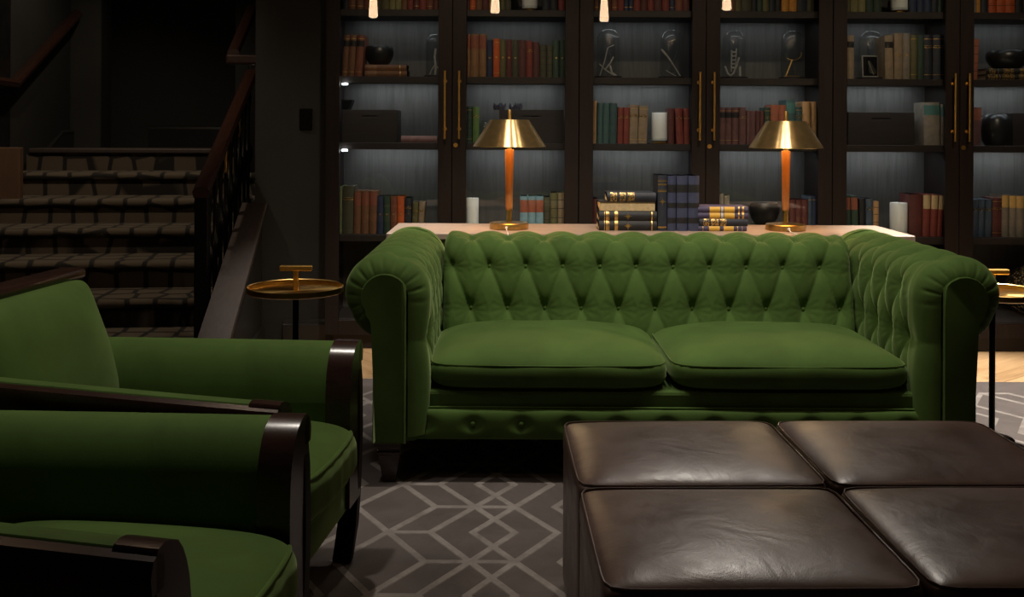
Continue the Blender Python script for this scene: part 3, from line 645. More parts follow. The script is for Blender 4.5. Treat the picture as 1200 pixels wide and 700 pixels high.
drawer_box(1187, 1225, 132.5, 'dark oak box at the right edge behind the round black vase')
t = thing('bracket_box', 'small black box standing on the drawer box in the leftmost bay', 'box', (at(406, 120, 5.74).x, 5.74, SHELF[2] + (at(401, 128.5, 5.68).z - SHELF[2])))
fin('box_body', prism(bmesh.new(), [(-.028, 0), (.012, 0), (.030, .045), (.030, .052), (-.028, .052)], 'y', 0, .08), M['dark'], t)
fin('lid', bx(-.03, .032, -.002, .082, .050, .058, .001), M['espresso'], t)
for k, (px, s) in enumerate(((586, 1.0), (604.5, 1.0))):
    bm = bmesh.new(); rr = random.Random(k)
    for q in range(26):
        a, r_ = rr.uniform(0, 2 * PI), rr.uniform(0, .032)
        p = Vector((r_ * math.cos(a), r_ * .7 * math.sin(a), 0)); d = (p * 12 + Vector((0, 0, 1))).normalized(); L = rr.uniform(.022, .044) * s
        tube(bm, [p, p + d * L * .75, p + d * L], [.006, .0055, .0004], 6)
    zc = at(585, 128.5, 5.68).z
    tag(fin('crystal_cluster', bm, M['amethyst'], None, (at(px, 135, 5.74).x, 5.74, zc), None), ('left' if k == 0 else 'right') + ' one of two dark crystal clusters on the box behind the left lamp', 'crystal', 'crystal clusters on the box')
def glass_dome(px, ytop, sh, r, label, D=5.76, sub=None):
    z0 = SHELF[sh]; x = at(px, 60, D).x; H = at(px, ytop, D).z - z0
    t = thing('glass_dome', label, 'glass dome', (x, D, z0), group='glass domes on the second shelf')
    fin('wooden_base', lathe(bmesh.new(), [(0, 0), (r * 1.22, 0), (r * 1.24, .006), (r * 1.18, .014), (r * 1.02, .016), (0, .016)], 36), M['espresso'], t, smooth=40)
    zc = H - r; pr = [(r, .0165), (r, zc)] + [(r * math.cos(a), zc + r * math.sin(a)) for a in np.linspace(0.12, PI / 2 - .04, 12)] + [(0, H)]
    T = .003
    pi_ = [(max(0, a - T) if a > 0 else 0, b_ - (T if b_ > zc else 0)) for a, b_ in pr][::-1]
    fin('dome', lathe(bmesh.new(), pr, 44), M['dome'], t, smooth=60)
    return Vector((x, D, z0 + .016)), H
DOM = {}
for key, px, yt, r, lab in (('a', 510, 40, .052, 'glass dome half hidden by the door stile in the leftmost bay'), ('b', 713, 34, .064, 'left glass dome of the pair in the bay left of the centre handles'), ('c', 787, 35, .064, 'right glass dome of the pair in the bay left of the centre handles'),
                            ('d', 860, 36, .064, 'glass dome above the mauve books just right of the centre handles'), ('e', 928.5, 36, .062, 'glass dome directly above the right lamp'), ('f', 1020, 36, .066, 'glass dome over a framed fossil among beige books')):
    DOM[key] = glass_dome(px, yt, 1, r, lab)[0]
def stems(name, label, base, strokes, mat):
    bm = bmesh.new()
    for pts, r in strokes: tube(bm, [tuple(base + Vector((p[0], p[1] if len(p) > 2 else 0, p[-1]))) for p in pts], r, 6)
    return tag(fin(name, bm, mat, None, None, 50), label, 'ornament', 'ornaments under the glass domes')
stems('dried_stem', 'upright pale dried stem under the half hidden glass dome', DOM['a'], [([(0, 0, 0), (.004, 0, .05), (-.003, 0, .10), (.003, 0, .15)], .006), ([(.003, 0, .06), (.025, 0, .03), (.034, 0, .004)], .003), ([(0, 0, .06), (-.02, 0, .03), (-.03, 0, .004)], .003)], M['twig'])
stems('dried_stem', 'crossed pale dried stems under the dome nearest the teal books', DOM['b'], [([(-.048, 0, 0), (-.02, 0, .09), (-.004, 0, .16)], .003), ([(-.05, .01, .07), (-.02, .01, .04), (.02, 0, .012), (.045, 0, 0)], .0035), ([(-.015, .01, .04), (.012, .01, .075), (.03, .01, .11)], .004), ([(.01, 0, .06), (.02, 0, .02), (.045, 0, .003)], .005), ([(-.004, 0, .16), (.03, 0, .175)], .002)], M['twig'])
stems('dried_stem', 'single long slanting dried stem under the dome above the candle', DOM['c'], [([(-.05, 0, .145), (-.02, 0, .11), (.02, 0, .05), (.05, 0, .002)], [.006, .005, .004, .003]), ([(-.05, 0, .145), (-.058, 0, .152)], .005), ([(-.03, .01, .035), (.0, .01, .018), (.03, .01, .002)], .002)], M['twig'])
stems('curled_tube', 'silvery ringed tube curling under the dome above the mauve books', DOM['d'], [([(-.05, .0, .06), (-.035, 0, .018), (-.018, 0, .006), (0, 0, .02), (.018, 0, .07), (.03, 0, .11)], .006), ([(-.012, .01, .03), (-.010, .01, .15)], .004), ([(.012, .01, .06), (.016, .01, .16)], .003)] + [([(-.012, .0, .05 + .022 * k), (.012, 0, .052 + .022 * k)], .004) for k in range(5)] + [([(.035, 0, 0), (.034, 0, .06)], .007)], M['twig'])
stems('wire_hoop', 'gold stem carrying a wire hoop under the dome above the right lamp', DOM['e'], [([(-.035, 0, .006), (-.018, 0, .05), (-.002, 0, .095)], .0035)] + [([(-.045, 0, .003), (0, .01, .006), (.042, 0, .003)], .003)] + [([(.005 + .046 * math.cos(a), 0, .13 + .034 * math.sin(a)) for a in np.linspace(-2.4, .3, 14)], .0025)], M['goldstem'])
fo = DOM['f']
t = thing('framed_fossil', 'small framed fern fossil plaque leaning inside the dome among beige books', 'plaque', fo, group='ornaments under the glass domes')
t.rotation_euler = (math.radians(-4), 0, math.radians(4))
bm = bmesh.new()
for a in ((-.047, .047, .118, .124), (-.047, .047, .002, .008), (-.047, -.041, .002, .124), (.041, .047, .002, .124)): box(bm, a[0], a[1], -.006, .004, a[2], a[3], .001)
fin('frame', bm, M['twig'], t); fin('plaque', bx(-.042, .042, -.001, .003, .006, .12), M['dark'], t)
bm = bmesh.new(); tube(bm, [(-.01, -.003, .095), (.006, -.003, .05), (.02, -.003, .015)], .0014, 5)
for k in range(9):
    z = .022 + k * .008; x = .018 - (z - .018) * .36; L = .024 * (1 - k / 12)
    for s in (-1, 1): tube(bm, [(x, -.003, z), (x + s * L, -.003, z + .007)], [.0016, .0006], 4)
fin('fern', bm, M['fern'], t)
def candle(px, D, z0, r, h, label, dish=None):
    x = at(px, 150, D).x if z0 > .9 else at(px, 260, D).x
    if z0 > 1.7: x = at(px, 5, D).x
    zb = z0
    if dish:
        tt = thing('candle_dish', dish, 'candle dish', (x, D, z0), group='candle dishes')
        fin('gold_foot', lathe(bmesh.new(), [(0, 0), (r * 1.15, 0), (r * 1.25, .004), (r * .7, .010), (r * .7, .014), (0, .014)], 32), M['brassbar'], tt, smooth=40)
        fin('glass_tray', lathe(bmesh.new(), [(0, .0145), (r * 1.5, .0145), (r * 1.62, .030), (r * 1.58, .031), (r * 1.44, .0195), (0, .0190)], 32), M['dome'], tt, smooth=40)
        zb = z0 + .0195
    t = thing('pillar_candle', label, 'candle', (x, D, zb), group='white pillar candles')
    fin('wax', lathe(bmesh.new(), [(0, 0), (r * .97, 0), (r, .003), (r, h - .004), (r * .96, h), (r * .4, h - .002), (0, h - .003)], 36), M['wax'], t, smooth=45)
    fin('wick', tube(bmesh.new(), [(0, 0, h - .004), (.001, 0, h + .007)], .0012, 5), M['dark'], t)
candle(553.5, 5.68, SHELF[3], .0345, .200, 'white pillar candle on the low shelf left of the left lamp')
candle(773, 5.72, SHELF[2], .0445, .155, 'white pillar candle on a dish between beige and red books', 'low glass dish with gold foot under the middle candle')
candle(1053, 5.70, SHELF[3], .0470, .165, 'white pillar candle left of the red books with cream tops', 'low glass dish under the candle beside the red books')
candle(621, 5.72, SHELF[0], .043, .15, 'white pillar candle at the top, above the left lamp', 'glass dish with gold foot on the top shelf above the left lamp')
candle(1054, 5.72, SHELF[0], .048, .15, 'white pillar candle at the top between green and navy books', 'glass dish with gold foot between green and navy books')
j = thing('glass_jar', 'small clear glass jar behind the left lamp shade beside the green book', 'jar', (at(569, 150, 5.72).x, 5.72, SHELF[2]))
fin('jar_body', lathe(bmesh.new(), [(0, 0), (.030, 0), (.034, .006), (.034, .10), (.028, .112), (.028, .125), (.025, .125), (.025, .112), (.031, .098), (.031, .008), (0, .006)], 28), M['dome'], j, smooth=50)
gl = thing('metal_globe', 'large dark mesh metal globe inside the rightmost bookcase behind the brass tray', 'globe', (at(1210, 350, 5.76).x, 5.76, SHELF[4]))
R_ = .150
fin('globe_body', lathe(bmesh.new(), [(0, 0)] + [(R_ * math.cos(a), R_ * .99 + R_ * math.sin(a)) for a in np.linspace(-1.35, 1.3, 26)] + [(.035, R_ * 1.95), (0, R_ * 1.93)], 48), M['mesh_metal'], gl, smooth=60)
# ------------------------------------------------------------------ console table with lamps and books
CT = 0.742
con = thing('console_table', 'long pale wooden console table standing right behind the green sofa', 'table', (0.612, 4.745, 0))
fin('tabletop', bx(-1.163, 1.163, -.245, .245, CT - .028, CT, .003), M['console'], con)
fin('apron', bx(-1.10, 1.10, -.20, .20, CT - .10, CT - .028), M['console'], con)
for sx in (-1, 1):
    for sy in (-1, 1):
        fin('leg', bx(sx * 1.08 - .025, sx * 1.08 + .025, sy * .19 - .025, sy * .19 + .025, .0128 if sy < 0 else 0.0005, CT - .03, .003), M['console'], con)
CD = 4.665
def gm(f0, f1, m='gilt'): return ('gilt_band', f0, f1, m)
def motif(o, h0, h1, w, lying):   # star shaped ornament on the spine
    bm = bmesh.new(); c = (h0 + h1) / 2; R1 = (h1 - h0) / 2
    pts = []
    for k in range(16):
        a = 2 * PI * k / 16 + PI / 2; r_ = R1 if k % 4 == 0 else (R1 * .62 if k % 4 == 2 else R1 * .28)
        u, v_ = r_ * math.cos(a) * min(1, w * .42 / R1), r_ * math.sin(a)
        pts.append((c + v_, u) if lying else (u, c + v_))
    y = -min(.008, w * .20) - .0008
    prism(bm, pts, 'y', y, y + .0006)
    o2 = fin('gilt_motif', bm, M['gilt'], o); return o2
zs = CT + .0006
def lie(x0, x1, y0, y1, dep, col, label, style=None, page='paper', D=CD, turn=0.0, mot=None, spine_back=False):
    global zs
    a, b_ = at(x0, (y0 + y1) / 2, D), at(x1, (y0 + y1) / 2, D); w = (y1 - y0) * D / FPX - .0006; L = b_.x - a.x
    if spine_back:
        o = make_book((b_.x, D + dep, zs + w / 2), w, dep, L, col, label, 'console books', lying=True, page=page, turn=PI)
    else:
        o = make_book((a.x, D, zs + w / 2), w, dep, L, col, label, 'console books', lying=True, style=style, page=page, turn=turn)
    if mot: motif(o, mot[0] * L, mot[1] * L, w, True)
    zs += w + .0008
SA_ = [gm(.09, .10), gm(.12, .155), gm(.165, .175), gm(.27, .325), gm(.905, .925)]
lie(702, 769.5, 259, 270.4, .155, 'black', 'black book with gold star, bottom of the left stack on the console', SA_, mot=(.42, .58))
lie(702, 769.5, 247.8, 258.8, .155, 'black', 'black book with gold star, second from bottom of the left console stack', SA_, mot=(.42, .58))
lie(702.5, 768.5, 236, 247.5, .155, 'black', 'book in the left console stack showing golden page edges to the front', spine_back=True, page='paper')
lie(711.5, 768.5, 225, 235.7, .150, 'blue black', 'black book with blotchy gold panel, topmost of the left console stack', [('gilt_panel', .06, .20, 'giltworn'), ('gilt_panel', .26, .38, 'giltworn'), ('gilt_panel', .42, .56, 'giltworn')])
zs = CT + .0006
lie(818.3, 875, 265, 270.8, .15, 'violet', 'purple book with yellow spine panel, bottom of the right console stack', [('spine_panel', .22, .44, 'yellowlabel'), ('spine_panel', .52, .73, 'yellowlabel'), ('gilt_band', .09, .10, 'gilt'), ('gilt_band', .80, .82, 'gilt'), ('gilt_band', .9, .91, 'gilt')], page='oldpaper')
lie(819.5, 876, 256, 264.6, .15, 'blue black', 'dark book with worn gold spine print, second from bottom of right console stack', [('gilt_panel', .08, .20, 'giltworn'), ('gilt_panel', .24, .40, 'giltworn'), ('gilt_panel', .43, .56, 'giltworn')], page='oldpaper')
lie(818, 876.5, 248.6, 255.6, .15, 'violet', 'purple and yellow book, second from top of the right console stack', [('spine_panel', .23, .44, 'yellowlabel'), ('spine_panel', .52, .73, 'yellowlabel'), ('emblem', .455, .505, cloth('label_pale', (.55, .5, .45))), ('gilt_band', .80, .83, 'gilt'), ('gilt_band', .88, .92, 'gilt')], page='paper')
lie(818, 876.5, 241.2, 248.3, .15, 'violet', 'purple and yellow book, topmost of the right console stack', [('spine_panel', .23, .44, 'yellowlabel'), ('spine_panel', .52, .73, 'yellowlabel'), ('emblem', .455, .505, cloth('label_pale', (.55, .5, .45))), ('gilt_band', .80, .83, 'gilt'), ('gilt_band', .88, .92, 'gilt')], page='paper')
def stand(x0, x1, yt, col, label, style, mot=None, tilt=0.0, mat=None):
    a, b_ = at(x0, 240, CD), at(x1, 240, CD); h = at(x0, yt, CD).z - CT; w = b_.x - a.x - .0024
    o = make_book(((a.x + b_.x) / 2, CD, CT + .0006), w, .165, h, col, label, 'console books', style=style, page='oldpaper', tilt=tilt, mat=mat)
    if mot: motif(o, mot[0] * h, mot[1] * h, w, False)
NV = cloth('worn_navy', (.040, .048, .095))
stand(770.6, 781.6, 205.5, 'blue black', 'black upright book with gold lines and star, leftmost of the console row', [gm(.885, .90), gm(.91, .915), gm(.82, .845), gm(.70, .725), gm(.74, .745), gm(.05, .08)], mot=(.45, .60))
BB = [('black_band', .70, .84, 'ink'), ('black_band', .42, .51, 'ink'), ('black_band', .14, .24, 'ink')]
stand(782, 792.2, 206.3, 'navy', 'worn navy book with black bands beside the gold starred black book', BB, mat=NV)
stand(792.6, 805.8, 206.3, 'navy', 'worn navy book with black bands, middle of the three navy ones', BB, mat=NV)
stand(806.2, 819.6, 206.3, 'navy', 'worn navy book with black bands, beside the purple and yellow stack', BB, mat=NV)

def table_lamp(px, label):
    D = 4.73; x = at(px, 260, D).x
    t = thing('table_lamp', label, 'lamp', (x, D, CT + .0004), group='brass table lamps on the console')
    fin('base', lathe(bmesh.new(), [(0, 0), (.086, 0), (.090, .002), (.090, .026), (.087, .029), (.02, .031), (.014, .034), (0, .034)], 48), M['brass'], t, smooth=40)
    fin('lower_rod', lathe(bmesh.new(), [(0, .03), (.0125, .03), (.0125, .085), (.0175, .086), (.0175, .091), (0, .091)], 24), M['brass'], t, smooth=40)
    fin('stem', lathe(bmesh.new(), [(0, .0905), (.0158, .0905), (.0160, .10), (.0205, .362), (.0195, .366), (0, .366)], 32), M['stem'], t, smooth=40)
    fin('upper_rod', lathe(bmesh.new(), [(0, .365), (.0100, .365), (.0100, .40), (.016, .402), (.016, .425), (0, .425)], 24), M['brass'], t, smooth=40)
    sh = bmesh.new()
    pr = [(.168, .378), (.169, .380), (.0925, .499), (.088, .503), (.012, .505)]
    pin = [(.012, .5025), (.0865, .5005), (.0905, .497), (.1665, .3785), (.168, .378)]
    lathe(sh, pr + pin, 96)
    fin('lamp_shade', sh, M['brassshade'], t, smooth=40)
    fin('finial', lathe(bmesh.new(), [(0, .425), (.004, .425), (.004, .503), (.0075, .504), (.0075, .545), (.006, .549), (0, .55)], 18), M['brassbar'], t, smooth=40)
    bl = fin('bulb', lathe(bmesh.new(), [(0, .392), (.014, .394), (.022, .410), (.024, .432), (.018, .458), (0, .470)], 20), M['bulb'], t, smooth=60)
    cd = tube(bmesh.new(), [(-.012, -.088, .006), (-.012, -.10, .012), (-.010, -.125, .004), (-.006, -.17, .0015), (-.004, -.231, .0015), (-.004, -.2475, -.004), (-.004, -.2475, -.030)], .0022, 6)
    fin('cord', cd, M['cablewhite'], t, smooth=60)
    fin('cord_plug', tube(bmesh.new(), [(-.012, -.091, .010), (-.0118, -.108, .016)], .0055, 8), M['cablewhite'], t, smooth=60)
table_lamp(596.5, 'brass table lamp with amber wood stem left of the console books')
table_lamp(920.5, 'brass table lamp with amber wood stem right of the console books')

# ------------------------------------------------------------------ tray tables
def tray_table(px, label):
    D = 3.95; x = at(px, 345, D).x; H = .555
    t = thing('tray_table', label, 'side table', (x, D, .0128), group='round brass tray tables')
    R = .184
    fin('tray', lathe(bmesh.new(), [(0, H), (R - .006, H), (R, H + .004), (R, H + .024), (R - .003, H + .026), (R - .006, H + .024), (R - .008, H + .007), (0, H + .007)], 64), M['brasstray'], t, smooth=40)
    fin('pole', tube(bmesh.new(), [(0, 0.01, .006), (0, 0.01, H)], .0115, 12), M['iron'], t, smooth=50)
    fin('handle_post', bx(-.010, .010, .004, .018, H + .005, H + .092, .002), M['brassbar'], t)
    fin('handle_bar', bx(-.062, .062, -.002, .024, H + .082, H + .102, .003), M['brassbar'], t)
    fin('foot', lathe(bmesh.new(), [(0, 0), (.076, 0), (.077, .006), (.072, .010), (0, .016)], 40), M['iron'], t, smooth=40)
tray_table(346, 'round brass tray table with T handle left of the green sofa')
tray_table(1164.5, 'round brass tray table with T handle behind the right sofa arm')

# ------------------------------------------------------------------ tufted sofa
SOX, SOY = 0.545, 3.40
sofa = thing('chesterfield_sofa', 'deep buttoned green velvet sofa with rolled arms in the centre of the room', 'sofa', (SOX, SOY, .0128))
DU, DV, AMP = 0.1465, 0.168, 0.036
def smooth01(x): x = np.clip(x, 0, 1); return x * x * (3 - 2 * x)
def tuft(u, v, umin, umax, vtop, par, seed=1):
    """pillow height 0..1 of a diamond-buttoned surface; straight pleats outside the button field"""
    p = 3.6
    def lat(u_, v_):
        a = u_ / DU + v_ / (2 * DV); b_ = u_ / DU - v_ / (2 * DV)
        ra, rb_ = np.round(a), np.round(b_)
        ta, tb = 2 * np.abs(a - ra), 2 * np.abs(b_ - rb_)
        f = (1 - (1 - ta) ** p) * (1 - (1 - tb) ** p)
        bu, bv = (ra + rb_) / 2 * DU, (ra - rb_) * DV
        d = np.hypot(u_ - bu, v_ - bv)
        crease = np.exp(-(np.minimum(ta, tb) / .055) ** 2) * np.exp(-(d / .10) ** 2)
        th = np.arctan2(v_ - bv, u_ - bu)
        rip = np.cos(13 * th + bu * 37 + bv * 23 + 1.5 * np.sin(2 * th + bu * 50)) * np.exp(-(d / .066) ** 1.6) * smooth01(d / .03)
        g = 1 - np.exp(-(d / .040) ** 1.6)
        return .34 * np.maximum(f, 0) ** .8 + .66 * g - .07 * crease + .042 * rip
    h = lat(u, v)
    # straight pleats above the top row (rows alternate by half a step)
    def pleat(c, spacing, ph, d):
        x = c / spacing - ph; t = 2 * np.abs(x - np.round(x)); f = 1 - (1 - t) ** 2.4
        g = 1 - np.exp(-((t * spacing / 2) ** 2 + d ** 2) / .05 ** 2)
        fade = smooth01(1 - d / .26)
        return 1 - (1 - (.62 * f + .38 * g)) * (0.25 + .75 * fade)
    if vtop is not None:
        ph = 0.5 * (int(round(vtop / DV)) % 2)
        w = smooth01((v - vtop) / (DV * .5)); h = h * (1 - w) + w * pleat(u, DU, ph, np.maximum(v - vtop, 0))
    for lim, sg in ((umin, -1), (umax, 1)):
        if lim is None: continue
        d = np.maximum(sg * (u - lim), 0); w = smooth01(d / (DU * .45))
        h = h * (1 - w) + w * pleat(v, 2 * DV, 0.5 * (int(round(lim / DU * 2)) % 2), d * 1.2)
    return h
def grid_faces(nu, nv):
    I = np.arange(nu * nv).reshape(nu, nv)
    return np.stack([I[:-1, :-1], I[1:, :-1], I[1:, 1:], I[:-1, 1:]], -1).reshape(-1, 4)
RR, ZC = 0.147, 0.624                     # roll radius and centre height (above the rug)
def roll_profile(z0, ang_end, step=.006):
    """arc length s (0 at the middle button row), in-plane outward coordinate q (0 at the tangent), height z, and normal"""
    zb = 0.478
    s1 = ZC - zb; sv = np.concatenate([np.arange(z0 - zb, s1, step), np.arange(s1, s1 + RR * math.radians(180 - ang_end), step)])
    q, z, nq, nz = [], [], [], []
    for s in sv:
        if s <= s1: q.append(0); z.append(zb + s); nq.append(-1); nz.append(0)
        else:
            a = PI - (s - s1) / RR
            q.append(RR + RR * math.cos(a)); z.append(ZC + RR * math.sin(a)); nq.append(math.cos(a)); nz.append(math.sin(a))
    return sv, np.array(q), np.array(z), np.array(nq), np.array(nz)
def button_bm(p, n):
    bm = bmesh.new(); n = Vector(n).normalized(); rot = n.to_track_quat('Z', 'Y').to_matrix().to_4x4()
    lathe(bm, [(0, -.004), (.0085, -.002), (.0105, .002), (.007, .005), (0, .006)], 12)
    bmesh.ops.transform(bm, matrix=Matrix.Translation(p) @ rot, verts=bm.verts)
    return bm
HALF = 0.818
# backrest
sv, q, z, nq, nz = roll_profile(.27, -60)
YB = 0.660                               # depth of the back face below the roll
us = np.arange(-HALF + .004, HALF - .004 + 1e-6, .0065)
U, S = np.meshgrid(us, sv, indexing='ij')
UOFF = 0.0 + (-.234 - SOX + DU * .5) % DU  # phase of the button columns
lean = 0.20
h = tuft(U - UOFF, S, None, None, 2 * DV, 0)
ed = np.minimum(U + HALF, HALF - U); endf = 1 - np.clip(1 - ed / .035, 0, 1) ** 2.2
disp = -(1 - h) * AMP - (1 - endf) * .03
Y = YB + q[None, :] + nq[None, :] * disp + np.clip(ZC - z, 0, 1)[None, :] * -lean * (q[None, :] == 0)
Z = z[None, :] + nz[None, :] * disp
back = fin_np('backrest', np.stack([U, Y, Z], -1).reshape(-1, 3), grid_faces(len(us), len(sv)), M['velvet'], sofa)
def surf_back(u, s):
    i = int(np.argmin(np.abs(us - u))); j = int(np.argmin(np.abs(sv - s)))
    return Vector((us[i], Y[i, j], Z[i, j])), (0, nq[j], nz[j])
for row in (0, 1, 2):
    for k in range(-8, 9):
        u = UOFF + (k + .5 * (row % 2)) * DU
        if abs(u) < HALF - .04:
            p, n = surf_back(u, row * DV); fin('button', button_bm(p, n), M['velvet'], back, smooth=60)
# arms (sx = -1 left, +1 right)
ACX = 0.965
for sx in (-1, 1):
    sv2, q2, z2, nq2, nz2 = roll_profile(.16, -75)
    LB = .07                                  # bullnose depth at the front
    phi = np.linspace(PI / 2, 0, 13)
    ys = np.concatenate([.012 + LB * (1 - np.sin(phi)), np.arange(.012 + LB + .006, 1.0, .0065)])
    off = np.concatenate([.070 * (1 - np.cos(phi)), np.zeros(len(ys) - 13)])
    cph = np.concatenate([np.cos(phi), np.ones(len(ys) - 13)]); sph = np.sqrt(1 - cph ** 2)
    arc = np.concatenate([LB * 1.3 * (PI / 2 - phi), LB * 1.3 * PI / 2 + (ys[13:] - ys[12])])
    A_, S2 = np.meshgrid(arc, sv2, indexing='ij')
    first = .235                               # arc length of the first button column
    h2 = tuft(A_ - first, S2, 0.0, None, 2 * DV, 0)
    front_fade = smooth01(A_ / .06)
    h2 = 1 - (1 - h2) * (.35 + .65 * front_fade)
    low = smooth01((z2 - .16) / .10)[None, :]
    gath = np.exp(-(((S2 / .052) - np.floor(S2 / .052) - .5) / .13) ** 2) * np.exp(-((A_ - .055) / .035) ** 2) * smooth01((S2 - .10) / .08)
    disp = -(1 - h2) * AMP - gath * .0045
    O = off[:, None]
    X2 = (HALF + q2[None, :] - nq2[None, :] * O + nq2[None, :] * disp * cph[:, None]) * sx
    Z2 = z2[None, :] - nz2[None, :] * O + nz2[None, :] * disp * cph[:, None]
    Y2 = ys[:, None] - disp * sph[:, None]
    F = grid_faces(len(ys), len(sv2)); F = F if sx < 0 else F[:, ::-1]
    arm = fin_np('arm', np.stack([X2, Y2, Z2], -1).reshape(-1, 3), F, M['velvet'], sofa)
    for row in (0, 1, 2):
        for k in range(0, 6):
            a = first + (k + .5 * (row % 2)) * DU
            i = int(np.argmin(np.abs(arc - a))); j = int(np.argmin(np.abs(sv2 - row * DV)))
            if ys[i] < .62 or row == 2 and ys[i] < .9:
                fin('button', button_bm(Vector((X2[i, j], Y2[i, j], Z2[i, j])), (sx * nq2[j], 0, nz2[j])), M['velvet'], arm, smooth=60)
    # rear disc that closes the roll, and the arm's core below it
    cx = sx * ACX
    fin('roll_end', tube(bmesh.new(), [(cx, .95, ZC), (cx, 1.0, ZC), (cx, 1.012, ZC)], [RR - .003, RR - .003, RR - .03], 40), M['velvet'], arm, smooth=40)
    fin('arm_core', bx(min(sx * .86, sx * 1.0), max(sx * .86, sx * 1.0), .035, .985, .138, ZC - .03, .012, 2), M['velvet'], arm, smooth=40)
    # scroll-topped front facing with piped edge
    bc = .965; br = .078; x_in, x_out = .897, 1.002
    pl = [(x_in, .139), (x_in, ZC - .03)]
    a0 = math.acos((x_in - bc) / br) if abs((x_in - bc) / br) < 1 else PI
    for a in np.linspace(a0, -.75, 22): pl.append((bc + br * math.cos(a), ZC + br * math.sin(a)))
    pl += [(x_out + .012, ZC - .075), (x_out, ZC - .10), (x_out, .139)]
    pl = [(sx * a, b_) for a, b_ in pl]
    bmf = prism(bmesh.new(), pl, 'y', .002, .055)
    es = [e for e in bmf.edges if all(v.co.y < .01 for v in e.verts)]
    bmesh.ops.bevel(bmf, geom=es, offset=.008, segments=3, affect='EDGES', profile=.5)
    fc = fin('arm_front_panel', bmf, M['velvet'], arm, smooth=50)
    fin('piping', tube(bmesh.new(), [(a, .010, b_) for a, b_ in pl], .0026, 8), M['velvet'], fc, smooth=60)
# base and front border
fin('seat_base', bx(-.90, .90, .074, .93, .140, .300, .012, 2), M['velvet'], sofa)
fin('back_panel', bx(-.95, .95, .86, .985, .139, .56, .015, 2), M['velvet'], sofa)
nx_, nz_ = 220, 26
xs_ = np.linspace(-.895, .895, nx_); zz_ = np.linspace(0, 1, nz_)
XX, ZZ = np.meshgrid(xs_, zz_, indexing='ij')
bt = np.abs(((XX + .02) / .163) - np.round((XX + .02) / .163)) * .163
dip = np.exp(-((bt / .030) ** 2 + ((ZZ - .52) / .26) ** 2)); sag = np.exp(-(bt / .018) ** 2) * .25
YY = .066 - .022 * np.clip(1 - np.abs(2 * ZZ - 1) ** 3.0, 0, 1) ** .5 + .013 * dip + .004 * sag
fr_ = fin_np('front_border', np.stack([XX, YY, .138 + .105 * ZZ], -1).reshape(-1, 3), grid_faces(nx_, nz_), M['velvet'], sofa)
for k in range(-5, 6):
    fin('button', button_bm(Vector((k * .163 - .02, .056, .193)), (0, -1, 0)), M['velvet'], fr_, smooth=60)
fin('front_piping', tube(bmesh.new(), [(-.895, .066, .246), (.895, .066, .246)], .004, 8), M['velvet'], sofa, smooth=60)
# seat cushions
for sx, x0, x1 in ((-1, -.829, -.004), (1, .004, .823)):
    w = x1 - x0
    V, F = pillow(w, .64, .146, .030, .014, 34, 10, 3.4, 5 + sx, .0045)
    cu = fin_np('seat_cushion', V, F, M['velvet'], sofa, ((x0 + x1) / 2, .385, .284))
    V2 = np.array(V)
    hw, hd = w / 2, .32
    loop = []
    for t_ in np.linspace(0, 2 * PI, 97):
        c_, s_ = math.cos(t_), math.sin(t_); r_ = (abs(c_) ** 10 + abs(s_) ** 10) ** -.1
        X_, Y_ = hw * .985 * c_ * r_, hd * .985 * s_ * r_
        Y_ -= .011 * (1 - abs(X_ / hw) ** 4) * (Y_ < 0) * abs(Y_ / hd)
        loop.append((X_, Y_, .104))
    fin('piping', tube(bmesh.new(), loop, .0030, 6, False), M['velvet'], cu, smooth=60)
# turned-block feet
for sx in (-1, 1):
    for y in (.065, .92):
        bm = bmesh.new(); x = sx * .952
        prev = None
        for zz2, r_ in ((.139, .040), (.118, .040), (.112, .034), (.106, .040), (.098, .040), (.092, .036), (.0, .021)):
            ring = [bm.verts.new((x + a * r_, y + b_ * r_, zz2)) for a, b_ in ((-1, -1), (1, -1), (1, 1), (-1, 1))]
            if prev:
                for i in range(4): bm.faces.new((prev[i], prev[(i + 1) % 4], ring[(i + 1) % 4], ring[i]))
            else: bm.faces.new(ring)
            prev = ring
        bm.faces.new(prev[::-1])
        bmesh.ops.bevel(bm, geom=[e for e in bm.edges], offset=.0022, segments=1, affect='EDGES')
        fin('leg', bm, M['mahogany'], sofa)['label'] = 'tapered dark wooden leg'

# ------------------------------------------------------------------ leather ottomans
OW, OD, OH = .548, .490, .430
oyaw = math.radians(1.2)
OC = Vector((.700, 2.215))
names = {(-1, 1): 'back left brown leather ottoman of the group of four before the sofa', (1, 1): 'back right brown leather ottoman of the four, with the bright sheen', (-1, -1): 'front left brown leather ottoman of the group of four', (1, -1): 'front right brown leather ottoman, cut by the right edge of the photo'}
for (ix, iy), lab in names.items():
    lx, ly = ix * (OW / 2 + .005), iy * (OD / 2 + .005)
    ox = OC.x + lx * math.cos(oyaw) - ly * math.sin(oyaw); oy = OC.y + lx * math.sin(oyaw) + ly * math.cos(oyaw)
    t = thing('ottoman', lab, 'ottoman', (ox, oy, .0128), oyaw, 'brown leather ottomans')
    V, F = pillow(OW, OD, OH - .06, 0, 0.0, 20, 22, 22)
    fin_np('body', V, F, M['leather'], t, (0, 0, .004))
    V, F = pillow(OW + .003, OD + .003, .085, .016, 0, 30, 18, 7, 11 + ix * 2 + iy, .0018)
    top = fin_np('seat_top', V, F, M['leather'], t, (0, 0, OH - .090))
    loop = []
    for t_ in np.linspace(0, 2 * PI, 97):
        c_, s_ = math.cos(t_), math.sin(t_); r_ = (abs(c_) ** 16 + abs(s_) ** 16) ** (-1 / 16)
        loop.append(((OW / 2 - .002) * c_ * r_, (OD / 2 - .002) * s_ * r_, .078))
    fin('piping', tube(bmesh.new(), loop, .0024, 6, False), M['leather'], top, smooth=60)

